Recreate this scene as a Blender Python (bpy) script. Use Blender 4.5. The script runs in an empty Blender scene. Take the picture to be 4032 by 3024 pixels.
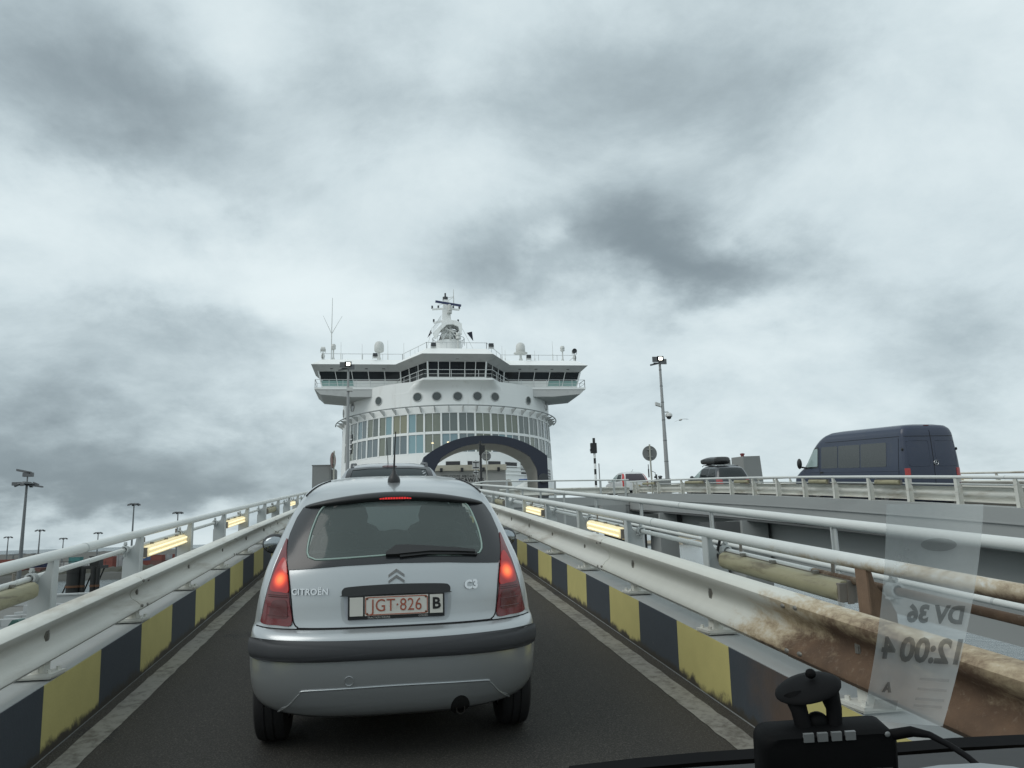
import bpy, math, random
from mathutils import Vector, Matrix
random.seed(7)
SC = bpy.context.scene
COL = SC.collection
PI = math.pi
rad = math.radians

# ------------------------------------------------------------------ camera
def vdot(a, b): return a[0]*b[0]+a[1]*b[1]+a[2]*b[2]
YAW, PITCH, ROLL = rad(9.5285), rad(10.9), 0.031
CAMZ = 1.64
_f = Vector((math.sin(YAW)*math.cos(PITCH), math.cos(YAW)*math.cos(PITCH), math.sin(PITCH)))
_r = Vector((math.cos(YAW), -math.sin(YAW), 0.0))
_u = _r.cross(_f)
CR = _r*math.cos(ROLL) - _u*math.sin(ROLL)
CU = _r*math.sin(ROLL) + _u*math.cos(ROLL)
CF = _f
FPX = 778.0*4032/1024
cam = bpy.data.cameras.new('camera')
cam.sensor_width = 36.0
cam.lens = 36.0*778.0/1024
cam.clip_start = 0.05
cam.clip_end = 20000
cam_o = bpy.data.objects.new('camera', cam)
COL.objects.link(cam_o)
m = Matrix(((CR.x, CU.x, -CF.x), (CR.y, CU.y, -CF.y), (CR.z, CU.z, -CF.z))).to_4x4()
m.translation = (0, 0, CAMZ)
cam_o.matrix_world = m
SC.camera = cam_o

def ray(px, py):
    return CF + CR*((px-2016)/FPX) - CU*((py-1512)/FPX)
def at(px, py, Y):            # a place Y metres down the ramp, surveyed from the photograph (4032-pixel scale)
    d = ray(px, py); t = Y/d.y
    return Vector((d.x*t, Y, CAMZ+d.z*t))
def atX(px, py, X):
    d = ray(px, py); t = X/d.x
    return Vector((X, d.y*t, CAMZ+d.z*t))
def atZ(px, py, Z):
    d = ray(px, py); t = (Z-CAMZ)/d.z
    return Vector((d.x*t, d.y*t, Z))

# ------------------------------------------------------------------ world
SUN_EL, SUN_AZ = rad(46), rad(248)      # azimuth measured from +Y towards +X
world = bpy.data.worlds.new('World'); SC.world = world; world.use_nodes = True
NT = world.node_tree; NT.nodes.clear()
class G:
    """tiny node-expression helper"""
    def __init__(s, nt): s.nt = nt
    def n(s, typ, **kw):
        nd = s.nt.nodes.new(typ)
        for k, v in kw.items(): setattr(nd, k, v)
        return nd
    def put(s, sock, v):
        if hasattr(v, 'is_linked') or hasattr(v, 'links'): s.nt.links.new(v, sock)
        else: sock.default_value = v
    def math(s, op, a, b=None, c=None, clamp=False):
        nd = s.n('ShaderNodeMath', operation=op, use_clamp=clamp)
        s.put(nd.inputs[0], a)
        if b is not None: s.put(nd.inputs[1], b)
        if c is not None: s.put(nd.inputs[2], c)
        return nd.outputs[0]
    def vmath(s, op, a, b=None):
        nd = s.n('ShaderNodeVectorMath', operation=op)
        s.put(nd.inputs[0], a)
        if b is not None: s.put(nd.inputs[1], b)
        return nd.outputs['Value'] if op in ('DOT_PRODUCT', 'LENGTH') else nd.outputs[0]
    def noise(s, vec, scale, detail=6, rough=.55, dist=0.0, out='Fac'):
        nd = s.n('ShaderNodeTexNoise')
        if vec is not None: s.put(nd.inputs['Vector'], vec)
        nd.inputs['Scale'].default_value = scale; nd.inputs['Detail'].default_value = detail
        nd.inputs['Roughness'].default_value = rough; nd.inputs['Distortion'].default_value = dist
        return nd.outputs[0] if out == 'Fac' else nd.outputs[1]
    def mix(s, f, a, b, typ='MIX'):
        nd = s.n('ShaderNodeMix', data_type='RGBA', blend_type=typ)
        s.put(nd.inputs[0], f)
        s.put(nd.inputs[6], tuple(a)+(1,) if isinstance(a, (tuple, list)) and len(a) == 3 else a)
        s.put(nd.inputs[7], tuple(b)+(1,) if isinstance(b, (tuple, list)) and len(b) == 3 else b)
        return nd.outputs[2]
    def step(s, v, a, b):
        nd = s.n('ShaderNodeMapRange', interpolation_type='SMOOTHSTEP', clamp=True)
        s.put(nd.inputs[0], v); nd.inputs[1].default_value = a; nd.inputs[2].default_value = b
        return nd.outputs[0]
    def sep(s, v):
        nd = s.n('ShaderNodeSeparateXYZ'); s.put(nd.inputs[0], v); return nd.outputs
    def comb(s, x, y, z):
        nd = s.n('ShaderNodeCombineXYZ')
        for i, v in enumerate((x, y, z)): s.put(nd.inputs[i], v)
        return nd.outputs[0]
g = G(NT)
tc = g.n('ShaderNodeTexCoord')
D = tc.outputs['Generated']
dx, dy, dz = g.sep(D)
sky = g.n('ShaderNodeTexSky', sky_type='NISHITA')
sky.sun_disc = False; sky.sun_elevation = SUN_EL; sky.sun_rotation = SUN_AZ
sky.dust_density = 3.0
az = g.math('ARCTAN2', dx, dy)
el = g.math('ARCSINE', dz)
# a layer of cloud seen from below: noise on the plane of the cloud base
inv = g.math('DIVIDE', 1.0, g.math('ADD', g.math('ABSOLUTE', dz), 0.42))
pl = g.comb(g.math('MULTIPLY', dx, inv), g.math('MULTIPLY', dy, inv), 3.7)
wv = g.noise(pl, 2.6, 7, .55, 0, 'Color')
wv = g.vmath('SUBTRACT', wv, (.5, .5, .5))
wx, wy, wz = g.sep(wv)
n_big = g.noise(pl, 1.15, 3, .5, .2)
n_mid = g.noise(pl, 3.1, 12, .63, .25)
n_fine = g.noise(pl, 9.0, 9, .62, .2)
azw = g.math('MULTIPLY_ADD', wx, .34, az)
elw = g.math('MULTIPLY_ADD', wy, .26, el)
def az_el(px, py):
    d = ray(px, py).normalized()
    return math.atan2(d.x, d.y), math.asin(d.z)
def blob(px, py, sx, sy, amp):
    a0, e0 = az_el(px, py)
    u = g.math('MULTIPLY', g.math('SUBTRACT', azw, a0), FPX/sx)
    v = g.math('MULTIPLY', g.math('SUBTRACT', elw, e0), FPX/sy)
    r2 = g.math('MULTIPLY_ADD', u, u, g.math('MULTIPLY', v, v))
    e = g.math('EXPONENT', g.math('MULTIPLY', r2, -1.0))
    return g.math('MULTIPLY', e, amp)
dens = g.math('ADD', g.math('MULTIPLY', n_big, .38), g.math('MULTIPLY', n_mid, .56))
dens = g.math('ADD', dens, g.math('MULTIPLY', n_fine, .14))
dens = g.math('SUBTRACT', dens, .180)
for b in [(2560, 950, 340, 160, .36), (3000, 1060, 330, 140, .34), (2080, 1040, 330, 150, .27), (2250, 420, 800, 330, .24), (2900, 330, 500, 260, .16), (1500, 300, 300, 200, .10),
          (420, 380, 600, 260, .27), (150, 300, 420, 240, .14), (400, 1760, 900, 190, .30), (300, 1950, 1100, 330, .12), (3600, 900, 300, 900, .05), (2850, 1020, 430, 110, .18), (700, 1330, 520, 130, .20), (200, 1960, 700, 130, .24),
          (800, 820, 400, 120, .14), (3700, 1350, 500, 300, .10), (2900, 1500, 600, 160, .06),
          (900, 180, 260, 200, -.22), (180, 760, 420, 160, -.20), (1080, 1130, 560, 150, -.24), (2200, 1010, 110, 70, -.28),
          (3350, 900, 560, 420, -.09), (1750, 690, 360, 160, -.10), (1500, 1420, 700, 160, -.14), (3000, 1330, 500, 120, -.12), (420, 2060, 500, 60, -.12)]:
    dens = g.math('ADD', dens, blob(*b))
fac = g.step(dens, .04, .98)
ramp = g.n('ShaderNodeValToRGB')
e = ramp.color_ramp.elements
e[0].position = 0; e[0].color = (.835, .935, .955, 1)
e[1].position = 1; e[1].color = (.235, .292, .322, 1)
k = e.new(.35); k.color = (.650, .755, .790, 1)
k = e.new(.62); k.color = (.455, .545, .582, 1)
g.put(ramp.inputs[0], fac)
cloud = ramp.outputs[0]
skyc = g.mix(1.0, sky.outputs[0], (.1, .1, .1), 'MULTIPLY')
mixed = g.mix(.94, skyc, cloud)
bg = g.n('ShaderNodeBackground')
g.put(bg.inputs[0], mixed); bg.inputs[1].default_value = 1.0
wo = g.n('ShaderNodeOutputWorld'); NT.links.new(bg.outputs[0], wo.inputs[0])
world.cycles.sampling_method = 'MANUAL'
world.cycles.sample_map_resolution = 512

# ------------------------------------------------------------------ sun behind the cloud, exposure
sun = bpy.data.lights.new('sun', 'SUN'); sun.energy = 0.9; sun.angle = rad(40); sun.color = (1, .97, .92)
sun_o = bpy.data.objects.new('sun', sun); COL.objects.link(sun_o)
sd = Vector((math.sin(SUN_AZ)*math.cos(SUN_EL), math.cos(SUN_AZ)*math.cos(SUN_EL), math.sin(SUN_EL)))
sun_o.rotation_euler = sd.to_track_quat('Z', 'Y').to_euler()
VS = SC.view_settings
VS.view_transform = 'Standard'; VS.look = 'None'; VS.exposure = 0.0; VS.gamma = 1.0; VS.use_curve_mapping = False
SC.cycles.use_denoising = True
SC.cycles.max_bounces = 8
SC.cycles.transparent_max_bounces = 16

# ------------------------------------------------------------------ mesh helpers
class MB:
    def __init__(s): s.v = []; s.f = []
    def add(s, vs, fs):
        b = len(s.v); s.v += [tuple(p) for p in vs]; s.f += [tuple(i+b for i in q) for q in fs]; return s
    def hexa(s, p):      # 4 bottom (ccw) + 4 top
        return s.add(p, [(3, 2, 1, 0), (4, 5, 6, 7), (0, 1, 5, 4), (1, 2, 6, 5), (2, 3, 7, 6), (3, 0, 4, 7)])
    def box(s, x0, x1, y0, y1, z0, z1):
        return s.hexa([(x0, y0, z0), (x1, y0, z0), (x1, y1, z0), (x0, y1, z0), (x0, y0, z1), (x1, y0, z1), (x1, y1, z1), (x0, y1, z1)])
    def cbox(s, c, sx, sy, sz):
        return s.box(c[0]-sx/2, c[0]+sx/2, c[1]-sy/2, c[1]+sy/2, c[2]-sz/2, c[2]+sz/2)
    def bar(s, a, b, w, h, up=(0, 0, 1)):
        a, b = Vector(a), Vector(b); d = (b-a).normalized(); up = Vector(up)
        if abs(d.dot(up)) > .98: up = Vector((0, 1, 0))
        sx = d.cross(up).normalized()*(w/2); sz = sx.cross(d).normalized()*(h/2)
        return s.hexa([a-sx-sz, a+sx-sz, b+sx-sz, b-sx-sz, a-sx+sz, a+sx+sz, b+sx+sz, b-sx+sz])
    def tube(s, pts, r, n=8, closed=False, caps=True):
        pts = [Vector(p) for p in pts]; N = len(pts)
        rs = r if isinstance(r, (list, tuple)) else [r]*N
        rings = []; ref = None
        for i, p in enumerate(pts):
            if closed: d = pts[(i+1) % N]-pts[i-1]
            else: d = pts[min(i+1, N-1)]-pts[max(i-1, 0)]
            d.normalize()
            if ref is None:
                ref = Vector((0, 0, 1)) if abs(d.z) < .9 else Vector((1, 0, 0))
            x = d.cross(ref)
            if x.length < 1e-4: x = d.cross(Vector((0, 1, 0)))
            x.normalize(); y = x.cross(d); ref = y
            rings.append([p+(x*math.cos(2*PI*k/n)+y*math.sin(2*PI*k/n))*rs[i] for k in range(n)])
        b = len(s.v); vs = [q for rg in rings for q in rg]; fs = []
        for i in range(N if closed else N-1):
            j = (i+1) % N
            for k in range(n):
                k2 = (k+1) % n
                fs.append((i*n+k, j*n+k, j*n+k2, i*n+k2))
        if caps and not closed:
            fs.append(tuple(range(n))); fs.append(tuple((N-1)*n+k for k in reversed(range(n))))
        return s.add(vs, fs)
    def lathe(s, prof, n=16, c=(0, 0, 0), axis='z', a0=0, a1=2*PI):
        full = abs(a1-a0-2*PI) < 1e-6; M = n if full else n+1; vs = []
        for k in range(M):
            a = a0+(a1-a0)*k/n
            for r, z in prof:
                x, y = r*math.cos(a), r*math.sin(a)
                p = (x, y, z) if axis == 'z' else ((z, x, y) if axis == 'x' else (x, z, -y))
                vs.append((c[0]+p[0], c[1]+p[1], c[2]+p[2]))
        L = len(prof); fs = []
        for k in range(n):
            k2 = (k+1) % M
            for i in range(L-1): fs.append((k*L+i, k2*L+i, k2*L+i+1, k*L+i+1))
        return s.add(vs, fs)
    def cyl(s, a, b, r, n=12): return s.tube([a, b], r, n)
    def prism(s, poly, mp, t0, t1):
        n = len(poly)
        vs = [mp(a, b, t0) for a, b in poly]+[mp(a, b, t1) for a, b in poly]
        fs = [tuple(reversed(range(n))), tuple(range(n, 2*n))]+[(i, (i+1) % n, n+(i+1) % n, n+i) for i in range(n)]
        return s.add(vs, fs)
    def grid(s, fn, nu, nv, closed_u=False):
        vs = [fn(i/nu, j/nv) for i in range(nu if closed_u else nu+1) for j in range(nv+1)]; fs = []
        M = nu if closed_u else nu+1
        for i in range(nu):
            for j in range(nv):
                i2 = (i+1) % M
                fs.append((i*(nv+1)+j, i2*(nv+1)+j, i2*(nv+1)+j+1, i*(nv+1)+j+1))
        return s.add(vs, fs)
    def loft(s, rings, closed=True, cap0=True, cap1=True):
        n = len(rings[0]); vs = [p for r in rings for p in r]; fs = []
        for i in range(len(rings)-1):
            for k in range(n if closed else n-1):
                k2 = (k+1) % n
                fs.append((i*n+k, i*n+k2, (i+1)*n+k2, (i+1)*n+k))
        if cap0: fs.append(tuple(reversed(range(n))))
        if cap1: fs.append(tuple((len(rings)-1)*n+k for k in range(n)))
        return s.add(vs, fs)
    def ball(s, c, r, nu=14, nv=8):
        r = r if isinstance(r, (tuple, list)) else (r, r, r)
        def fn(u, v):
            a, b = 2*PI*u, PI*v
            return (c[0]+r[0]*math.sin(b)*math.cos(a), c[1]+r[1]*math.sin(b)*math.sin(a), c[2]-r[2]*math.cos(b))
        return s.grid(fn, nu, nv, True)
    def xf(s, fn): s.v = [tuple(fn(*p)) for p in s.v]; return s

def mesh_of(name, mb, mat, smooth=35):
    me = bpy.data.meshes.new(name)
    me.from_pydata(mb.v, [], mb.f); me.validate(verbose=False)
    import bmesh
    bm = bmesh.new(); bm.from_mesh(me)
    bmesh.ops.recalc_face_normals(bm, faces=bm.faces)
    bm.to_mesh(me); bm.free()
    if mat: me.materials.append(mat)
    if smooth:
        me.shade_smooth(); me.set_sharp_from_angle(angle=rad(smooth))
    return me
def link(name, me, parent=None, loc=None, rot=None):
    o = bpy.data.objects.new(name, me); COL.objects.link(o)
    if parent is not None: o.parent = parent
    if loc is not None: o.location = loc
    if rot is not None: o.rotation_euler = rot
    return o
def obj(name, mb, mat, parent=None, world_of=None, smooth=35, loc=None, rot=None):
    """one mesh object; world_of = an unrotated root whose location is taken off coordinates given in the world frame"""
    if world_of is not None:
        l = world_of.location; p = world_of.parent
        while p is not None: l = l+p.location; p = p.parent
        mb.v = [(x-l.x, y-l.y, z-l.z) for x, y, z in mb.v]
    return link(name, mesh_of(name, mb, mat, smooth), parent, loc, rot)
def tag(o, label, cat, group=None):
    o['label'] = label; o['category'] = cat
    if group: o['group'] = group
    return o
def thing(name, label, cat, loc=(0, 0, 0), rot=(0, 0, 0), group=None):
    o = bpy.data.objects.new(name, None); COL.objects.link(o)
    o.empty_display_size = .2; o.location = loc; o.rotation_euler = rot
    return tag(o, label, cat, group)
def struct(name, mb, mat, smooth=35):
    o = obj(name, mb, mat, smooth=smooth); o['kind'] = 'structure'; return o
def top(name, mb, mat, label, cat, group=None, base=None, smooth=35):
    """a thing that is one mesh, origin at its base"""
    if base is not None:
        mb.v = [(x-base[0], y-base[1], z-base[2]) for x, y, z in mb.v]
    o = obj(name, mb, mat, loc=base, smooth=smooth); return tag(o, label, cat, group)
def W(root, name, mb, mat, smooth=35): return obj(name, mb, mat, root, root, smooth)
def text_mb(body, size=1.0, extrude=.002, align='CENTER', shear=0, spacing=1.0, bold=0):
    c = bpy.data.curves.new('lettering', 'FONT'); c.body = body; c.size = size; c.extrude = extrude
    c.align_x = align; c.align_y = 'CENTER'; c.shear = shear; c.space_character = spacing; c.offset = bold
    c.resolution_u = 3
    o = bpy.data.objects.new('lettering', c); COL.objects.link(o)
    bpy.context.view_layer.update()
    me = bpy.data.meshes.new_from_object(o.evaluated_get(bpy.context.evaluated_depsgraph_get()))
    mb = MB(); mb.add([v.co[:] for v in me.vertices], [p.vertices[:] for p in me.polygons])
    bpy.data.objects.remove(o); bpy.data.curves.remove(c); bpy.data.meshes.remove(me)
    return mb
def pchip(xs, ys):
    n = len(xs); h = [xs[i+1]-xs[i] for i in range(n-1)]; d = [(ys[i+1]-ys[i])/h[i] for i in range(n-1)]
    m = [d[0]]+[0 if d[i-1]*d[i] <= 0 else 2*d[i-1]*d[i]/(d[i-1]+d[i]) for i in range(1, n-1)]+[d[-1]]
    def f(x):
        if x <= xs[0]: return ys[0]
        if x >= xs[-1]: return ys[-1]
        i = 0
        while x > xs[i+1]: i += 1
        t = (x-xs[i])/h[i]; t2, t3 = t*t, t*t*t
        return (2*t3-3*t2+1)*ys[i]+(t3-2*t2+t)*h[i]*m[i]+(-2*t3+3*t2)*ys[i+1]+(t3-t2)*h[i]*m[i+1]
    return f

# ------------------------------------------------------------------ materials
MATS = {}
def M(name, col, rough=.6, metal=0.0, var=.10, vscale=3.0, bump=0.0, bscale=60.0, coat=0.0, spec=.5, emit=None, es=0.0, alpha=1.0,
      grime=None, gamt=0.0, gscale=1.5, gstretch=(1, 1, 1), obj_space=False, trans=0.0, ior=1.45):
    if name in MATS: return MATS[name]
    m = bpy.data.materials.new(name); m.use_nodes = True; nt = m.node_tree
    b = nt.nodes['Principled BSDF']; q = G(nt)
    if obj_space: P = q.n('ShaderNodeTexCoord').outputs['Object']
    else: P = q.n('ShaderNodeNewGeometry').outputs['Position']
    nf = q.noise(P, vscale, 7, .6)
    lo = tuple(c*(1-var) for c in col); hi = tuple(min(1, c*(1+var)) for c in col)
    c = q.mix(nf, lo, hi)
    if grime:
        mp = q.n('ShaderNodeMapping'); q.put(mp.inputs[0], P); mp.inputs['Scale'].default_value = gstretch
        gn = q.noise(mp.outputs[0], gscale, 8, .65, .3)
        gf = q.step(gn, .62-.3*gamt, .86-.3*gamt)
        c = q.mix(q.math('MULTIPLY', gf, min(1, .35+gamt)), c, grime)
    q.put(b.inputs['Base Color'], c)
    rn = q.math('MULTIPLY_ADD', nf, .16, rough-.08)
    q.put(b.inputs['Roughness'], rn)
    b.inputs['Metallic'].default_value = metal
    b.inputs['Specular IOR Level'].default_value = spec
    b.inputs['Coat Weight'].default_value = coat
    b.inputs['Coat Roughness'].default_value = .08
    if emit:
        b.inputs['Emission Color'].default_value = tuple(emit)+(1,); b.inputs['Emission Strength'].default_value = es
    if alpha < 1: b.inputs['Alpha'].default_value = alpha
    if trans: b.inputs['Transmission Weight'].default_value = trans; b.inputs['IOR'].default_value = ior
    if bump:
        bn = q.n('ShaderNodeBump'); bn.inputs['Strength'].default_value = bump; bn.inputs['Distance'].default_value = .01
        q.put(bn.inputs['Height'], q.noise(P, bscale, 5, .6)); nt.links.new(bn.outputs[0], b.inputs['Normal'])
    MATS[name] = m; m['g'] = name
    return m
def glassy(name, tint, opacity, rough=.05, interior=(.02, .025, .027)):
    """thin tinted pane: part dark glossy, part clear"""
    if name in MATS: return MATS[name]
    m = bpy.data.materials.new(name); m.use_nodes = True; nt = m.node_tree; q = G(nt)
    b = nt.nodes['Principled BSDF']; b.inputs['Roughness'].default_value = rough
    P = q.n('ShaderNodeNewGeometry').outputs['Position']
    q.put(b.inputs['Base Color'], q.mix(q.noise(P, 2.0, 4), interior, tuple(c*1.5 for c in interior)))
    t = q.n('ShaderNodeBsdfTransparent'); t.inputs[0].default_value = tuple(tint)+(1,)
    mx = q.n('ShaderNodeMixShader'); mx.inputs[0].default_value = opacity
    nt.links.new(t.outputs[0], mx.inputs[1]); nt.links.new(b.outputs[0], mx.inputs[2])
    nt.links.new(mx.outputs[0], nt.nodes['Material Output'].inputs[0])
    MATS[name] = m
    return m

# ================================================================== MATERIAL SET
WHITE = M('weathered_white_paint', (.62, .64, .62), .45, var=.07, vscale=1.3, bump=.08, bscale=25, grime=(.33, .30, .25), gamt=.18, gscale=1.1, gstretch=(1, .35, 1))
CREAM = M('cream_rail_paint', (.62, .62, .57), .5, var=.10, vscale=2.2, bump=.25, bscale=22, grime=(.30, .255, .19), gamt=.42, gscale=2.6, gstretch=(1, .22, 1.8))
POSTP = M('grey_post_paint', (.46, .485, .48), .5, var=.06, vscale=2, grime=(.3, .29, .26), gamt=.15, gscale=2.5)
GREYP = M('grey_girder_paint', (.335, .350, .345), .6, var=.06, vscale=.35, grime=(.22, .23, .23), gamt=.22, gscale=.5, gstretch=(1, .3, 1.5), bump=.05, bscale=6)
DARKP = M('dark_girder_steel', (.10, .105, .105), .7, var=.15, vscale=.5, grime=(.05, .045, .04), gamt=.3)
CONC = M('pale_kerb_concrete', (.36, .375, .37), .8, var=.10, vscale=2.5, bump=.25, bscale=45, grime=(.20, .19, .165), gamt=.25, gscale=2.2)
BLACKR = M('black_rubber', (.012, .012, .013), .75, var=.25, vscale=12, bump=.1)
BOLT = M('dull_bolt_steel', (.24, .23, .205), .55, metal=.6, var=.3, vscale=20)
RUSTB = M('brown_rusted_steel', (.12, .062, .034), .85, var=.35, vscale=9, bump=.5, bscale=70)
BLACKP = M('black_plastic', (.018, .019, .020), .45, var=.2, vscale=8)

def rusty(name, base, y_on, y_full, low=None):
    """old paint that has rusted through towards the near end of the rail"""
    m = bpy.data.materials.new(name); m.use_nodes = True; nt = m.node_tree; q = G(nt); b = nt.nodes['Principled BSDF']
    P = q.n('ShaderNodeNewGeometry').outputs['Position']
    mp = q.n('ShaderNodeMapping'); q.put(mp.inputs[0], P); mp.inputs['Scale'].default_value = (1, .55, 1.4)
    n1 = q.noise(mp.outputs[0], 2.3, 9, .68, .3); n2 = q.noise(P, 26, 6, .7); n3 = q.noise(P, 7, 6, .6)
    px, py, pz = q.sep(P)
    k = q.n('ShaderNodeMapRange'); q.put(k.inputs[0], py); k.inputs[1].default_value = y_on; k.inputs[2].default_value = y_full
    k.inputs[3].default_value = -.30; k.inputs[4].default_value = .30; k.clamp = True
    mk = q.math('ADD', q.math('ADD', k.outputs[0], n1), q.math('MULTIPLY', q.math('SUBTRACT', n2, .5), .22))
    if low is not None:      # rust creeps up from the underside
        rel = q.math('SUBTRACT', pz, q.math('MULTIPLY', py, .0850))
        lo = q.n('ShaderNodeMapRange'); q.put(lo.inputs[0], rel); lo.inputs[1].default_value = low[0]; lo.inputs[2].default_value = low[1]
        lo.inputs[3].default_value = .16; lo.inputs[4].default_value = -.22
        mk = q.math('ADD', mk, lo.outputs[0])
    f = q.step(mk, .46, .66)
    paint = q.mix(n3, tuple(c*.9 for c in base), tuple(min(1, c*1.06) for c in base))
    stain = q.mix(q.step(mk, .34, .52), paint, tuple(a*b for a, b in zip(base, (.72, .58, .42))))
    rust = q.mix(n3, (.040, .024, .016), (.185, .112, .066))
    rust = q.mix(q.math('MULTIPLY', q.step(n2, .54, .74), .35), rust, (.30, .25, .19))
    q.put(b.inputs['Base Color'], q.mix(f, stain, rust))
    q.put(b.inputs['Roughness'], q.math('MULTIPLY_ADD', f, .4, .45))
    bn = q.n('ShaderNodeBump'); bn.inputs['Strength'].default_value = .5; bn.inputs['Distance'].default_value = .006
    q.put(bn.inputs['Height'], q.math('ADD', q.math('MULTIPLY', n2, f), q.math('MULTIPLY', f, -.5))); nt.links.new(bn.outputs[0], b.inputs['Normal'])
    return m
RUSTRAIL = rusty('rusted_cream_guardrail', (.60, .60, .54), 5.9, 3.9, (.35, .80))
RUSTPIPE = rusty('rusted_white_pipe', (.62, .64, .62), 7.5, 2.2, (.94, 1.05))

# ================================================================== RAMP
def Zr(Y): return .0862*Y-.00017*Y*Y if Y < 60 else .0862*60-.00017*3600+(Y-60)*.03
YS = [-6+i for i in range(0, 82)]       # -6 .. 75
XL, XR = -1.945, 2.27
asph = bpy.data.materials.new('worn_dark_asphalt'); asph.use_nodes = True
_q = G(asph.node_tree); _b = asph.node_tree.nodes['Principled BSDF']
_P = _q.n('ShaderNodeNewGeometry').outputs['Position']
_mp = _q.n('ShaderNodeMapping'); _q.put(_mp.inputs[0], _P); _mp.inputs['Scale'].default_value = (1, .25, 1)
_a = _q.noise(_mp.outputs[0], 1.1, 7, .62, .2); _c = _q.noise(_P, 95, 4, .75); _d = _q.noise(_P, 35, 5, .65)
_px, _py, _pz = _q.sep(_P)
_edge = _q.step(_q.math('ADD', _q.math('ABSOLUTE', _q.math('SUBTRACT', _px, .15)), _q.math('MULTIPLY', _a, .5)), 1.55, 2.25)
_col = _q.mix(_a, (.016, .0150, .0130), (.034, .0315, .0265))
_col = _q.mix(_edge, _col, (.044, .037, .027))
_col = _q.mix(_q.math('MULTIPLY', _q.step(_d, .60, .74), .6), _col, (.075, .066, .050))
_tw = _q.math('ABSOLUTE', _q.math('SUBTRACT', _q.math('ABSOLUTE', _q.math('SUBTRACT', _px, .08)), .76))      # dark rubber left by the wheels
_tw = _q.step(_q.math('ADD', _tw, _q.math('MULTIPLY', _d, .22)), .34, .10)
_col = _q.mix(_q.math('MULTIPLY', _tw, .45), _col, (.013, .013, .0125))
_oil = _q.step(_q.math('ADD', _q.noise(_P, 1.7, 4, .55), _q.math('MULTIPLY', _d, .2)), .74, .80)
_col = _q.mix(_q.math('MULTIPLY', _oil, .6), _col, (.010, .010, .011))
_col = _q.mix(_q.math('MULTIPLY', _q.step(_c, .50, .62), .7), _col, (.105, .098, .084))
_q.put(_b.inputs['Base Color'], _col); _b.inputs['Roughness'].default_value = .85
_bn = _q.n('ShaderNodeBump'); _bn.inputs['Strength'].default_value = 1.0; _bn.inputs['Distance'].default_value = .012
_q.put(_bn.inputs['Height'], _c); asph.node_tree.links.new(_bn.outputs[0], _b.inputs['Normal'])

def along(mb, pts, ys, zf, close=True):
    """sweep a cross-section [(x, h)] along the ramp"""
    rings = [[(x, y, zf(y)+h) for x, h in pts] for y in ys]
    return mb.loft(rings, closed=close, cap0=close, cap1=close)
struct('ramp_road', along(MB(), [(XL-.05, -.35), (XR+.05, -.35), (XR+.05, 0), (XL-.05, 0)], YS, Zr), asph)

mark = bpy.data.materials.new('worn_white_line'); mark.use_nodes = True
_q = G(mark.node_tree); _b = mark.node_tree.nodes['Principled BSDF']
_P = _q.n('ShaderNodeNewGeometry').outputs['Position']
_n = _q.noise(_P, 14, 7, .7); _n2 = _q.noise(_P, 2.0, 5, .6)
_w = _q.step(_q.math('ADD', _n, _q.math('MULTIPLY', _n2, .5)), .66, .98)
_q.put(_b.inputs['Base Color'], _q.mix(_w, (.235, .225, .195), (.10, .09, .072))); _b.inputs['Roughness'].default_value = .85
def line_strip(x0, x1):
    mb = MB(); rnd = random.Random(int(x0*100)); ys = [-6+.12*i for i in range(420)]
    a, b = [], []
    for y in ys:
        a.append((x0+rnd.uniform(-.006, .006), y, Zr(y)+.004)); b.append((x1+rnd.uniform(-.006, .006), y, Zr(y)+.004))
    mb.add(a+b, [(i, i+1, len(a)+i+1, len(a)+i) for i in range(len(a)-1)])
    return struct('edge_line', mb, mark)
line_strip(-1.86, -1.70); line_strip(2.00, 2.17)

# kerbs with painted blocks
def paint(name, col, dirt, seed):
    m = bpy.data.materials.new(name); m.use_nodes = True; q = G(m.node_tree); b = m.node_tree.nodes['Principled BSDF']
    P = q.n('ShaderNodeNewGeometry').outputs['Position']
    px, py, pz = q.sep(P)
    rel = q.math('SUBTRACT', pz, q.math('MULTIPLY', py, .0850))
    n1 = q.noise(P, 5+seed, 7, .65, .2); n2 = q.noise(P, 40, 5, .7); n3 = q.noise(P, 1.4, 5, .6)
    c = q.mix(n1, tuple(v*.86 for v in col), tuple(v*1.1 for v in col))
    mud = q.step(q.math('ADD', rel, q.math('MULTIPLY', q.math('SUBTRACT', n1, .5), .22)), .085, .03)      # splashed mud along the gutter
    chip = q.step(q.math('ADD', n1, q.math('MULTIPLY', n2, .3)), .86, .90)
    c = q.mix(q.math('MULTIPLY', chip, .8), c, (.30, .30, .28))
    c = q.mix(mud, c, dirt)
    if seed:      # rust washed down from the rail on the right
        st = q.math('MULTIPLY', q.step(q.math('ADD', py, q.math('MULTIPLY', q.math('SUBTRACT', n3, .5), 1.6)), 4.9, 4.3), q.step(px, 1.5, 2.0))
        c = q.mix(q.math('MULTIPLY', st, .8), c, q.mix(n1, (.07, .045, .03), (.15, .095, .06)))
    q.put(b.inputs['Base Color'], c); b.inputs['Roughness'].default_value = .62
    bn = q.n('ShaderNodeBump'); bn.inputs['Strength'].default_value = .15; bn.inputs['Distance'].default_value = .01
    q.put(bn.inputs['Height'], n2); m.node_tree.links.new(bn.outputs[0], b.inputs['Normal'])
    return m
YEL = paint('faded_yellow_paint', (.54, .48, .19), (.06, .052, .04), 0)
BLK = paint('slate_black_paint', (.052, .062, .074), (.05, .045, .036), 2)
KH = .42
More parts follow.
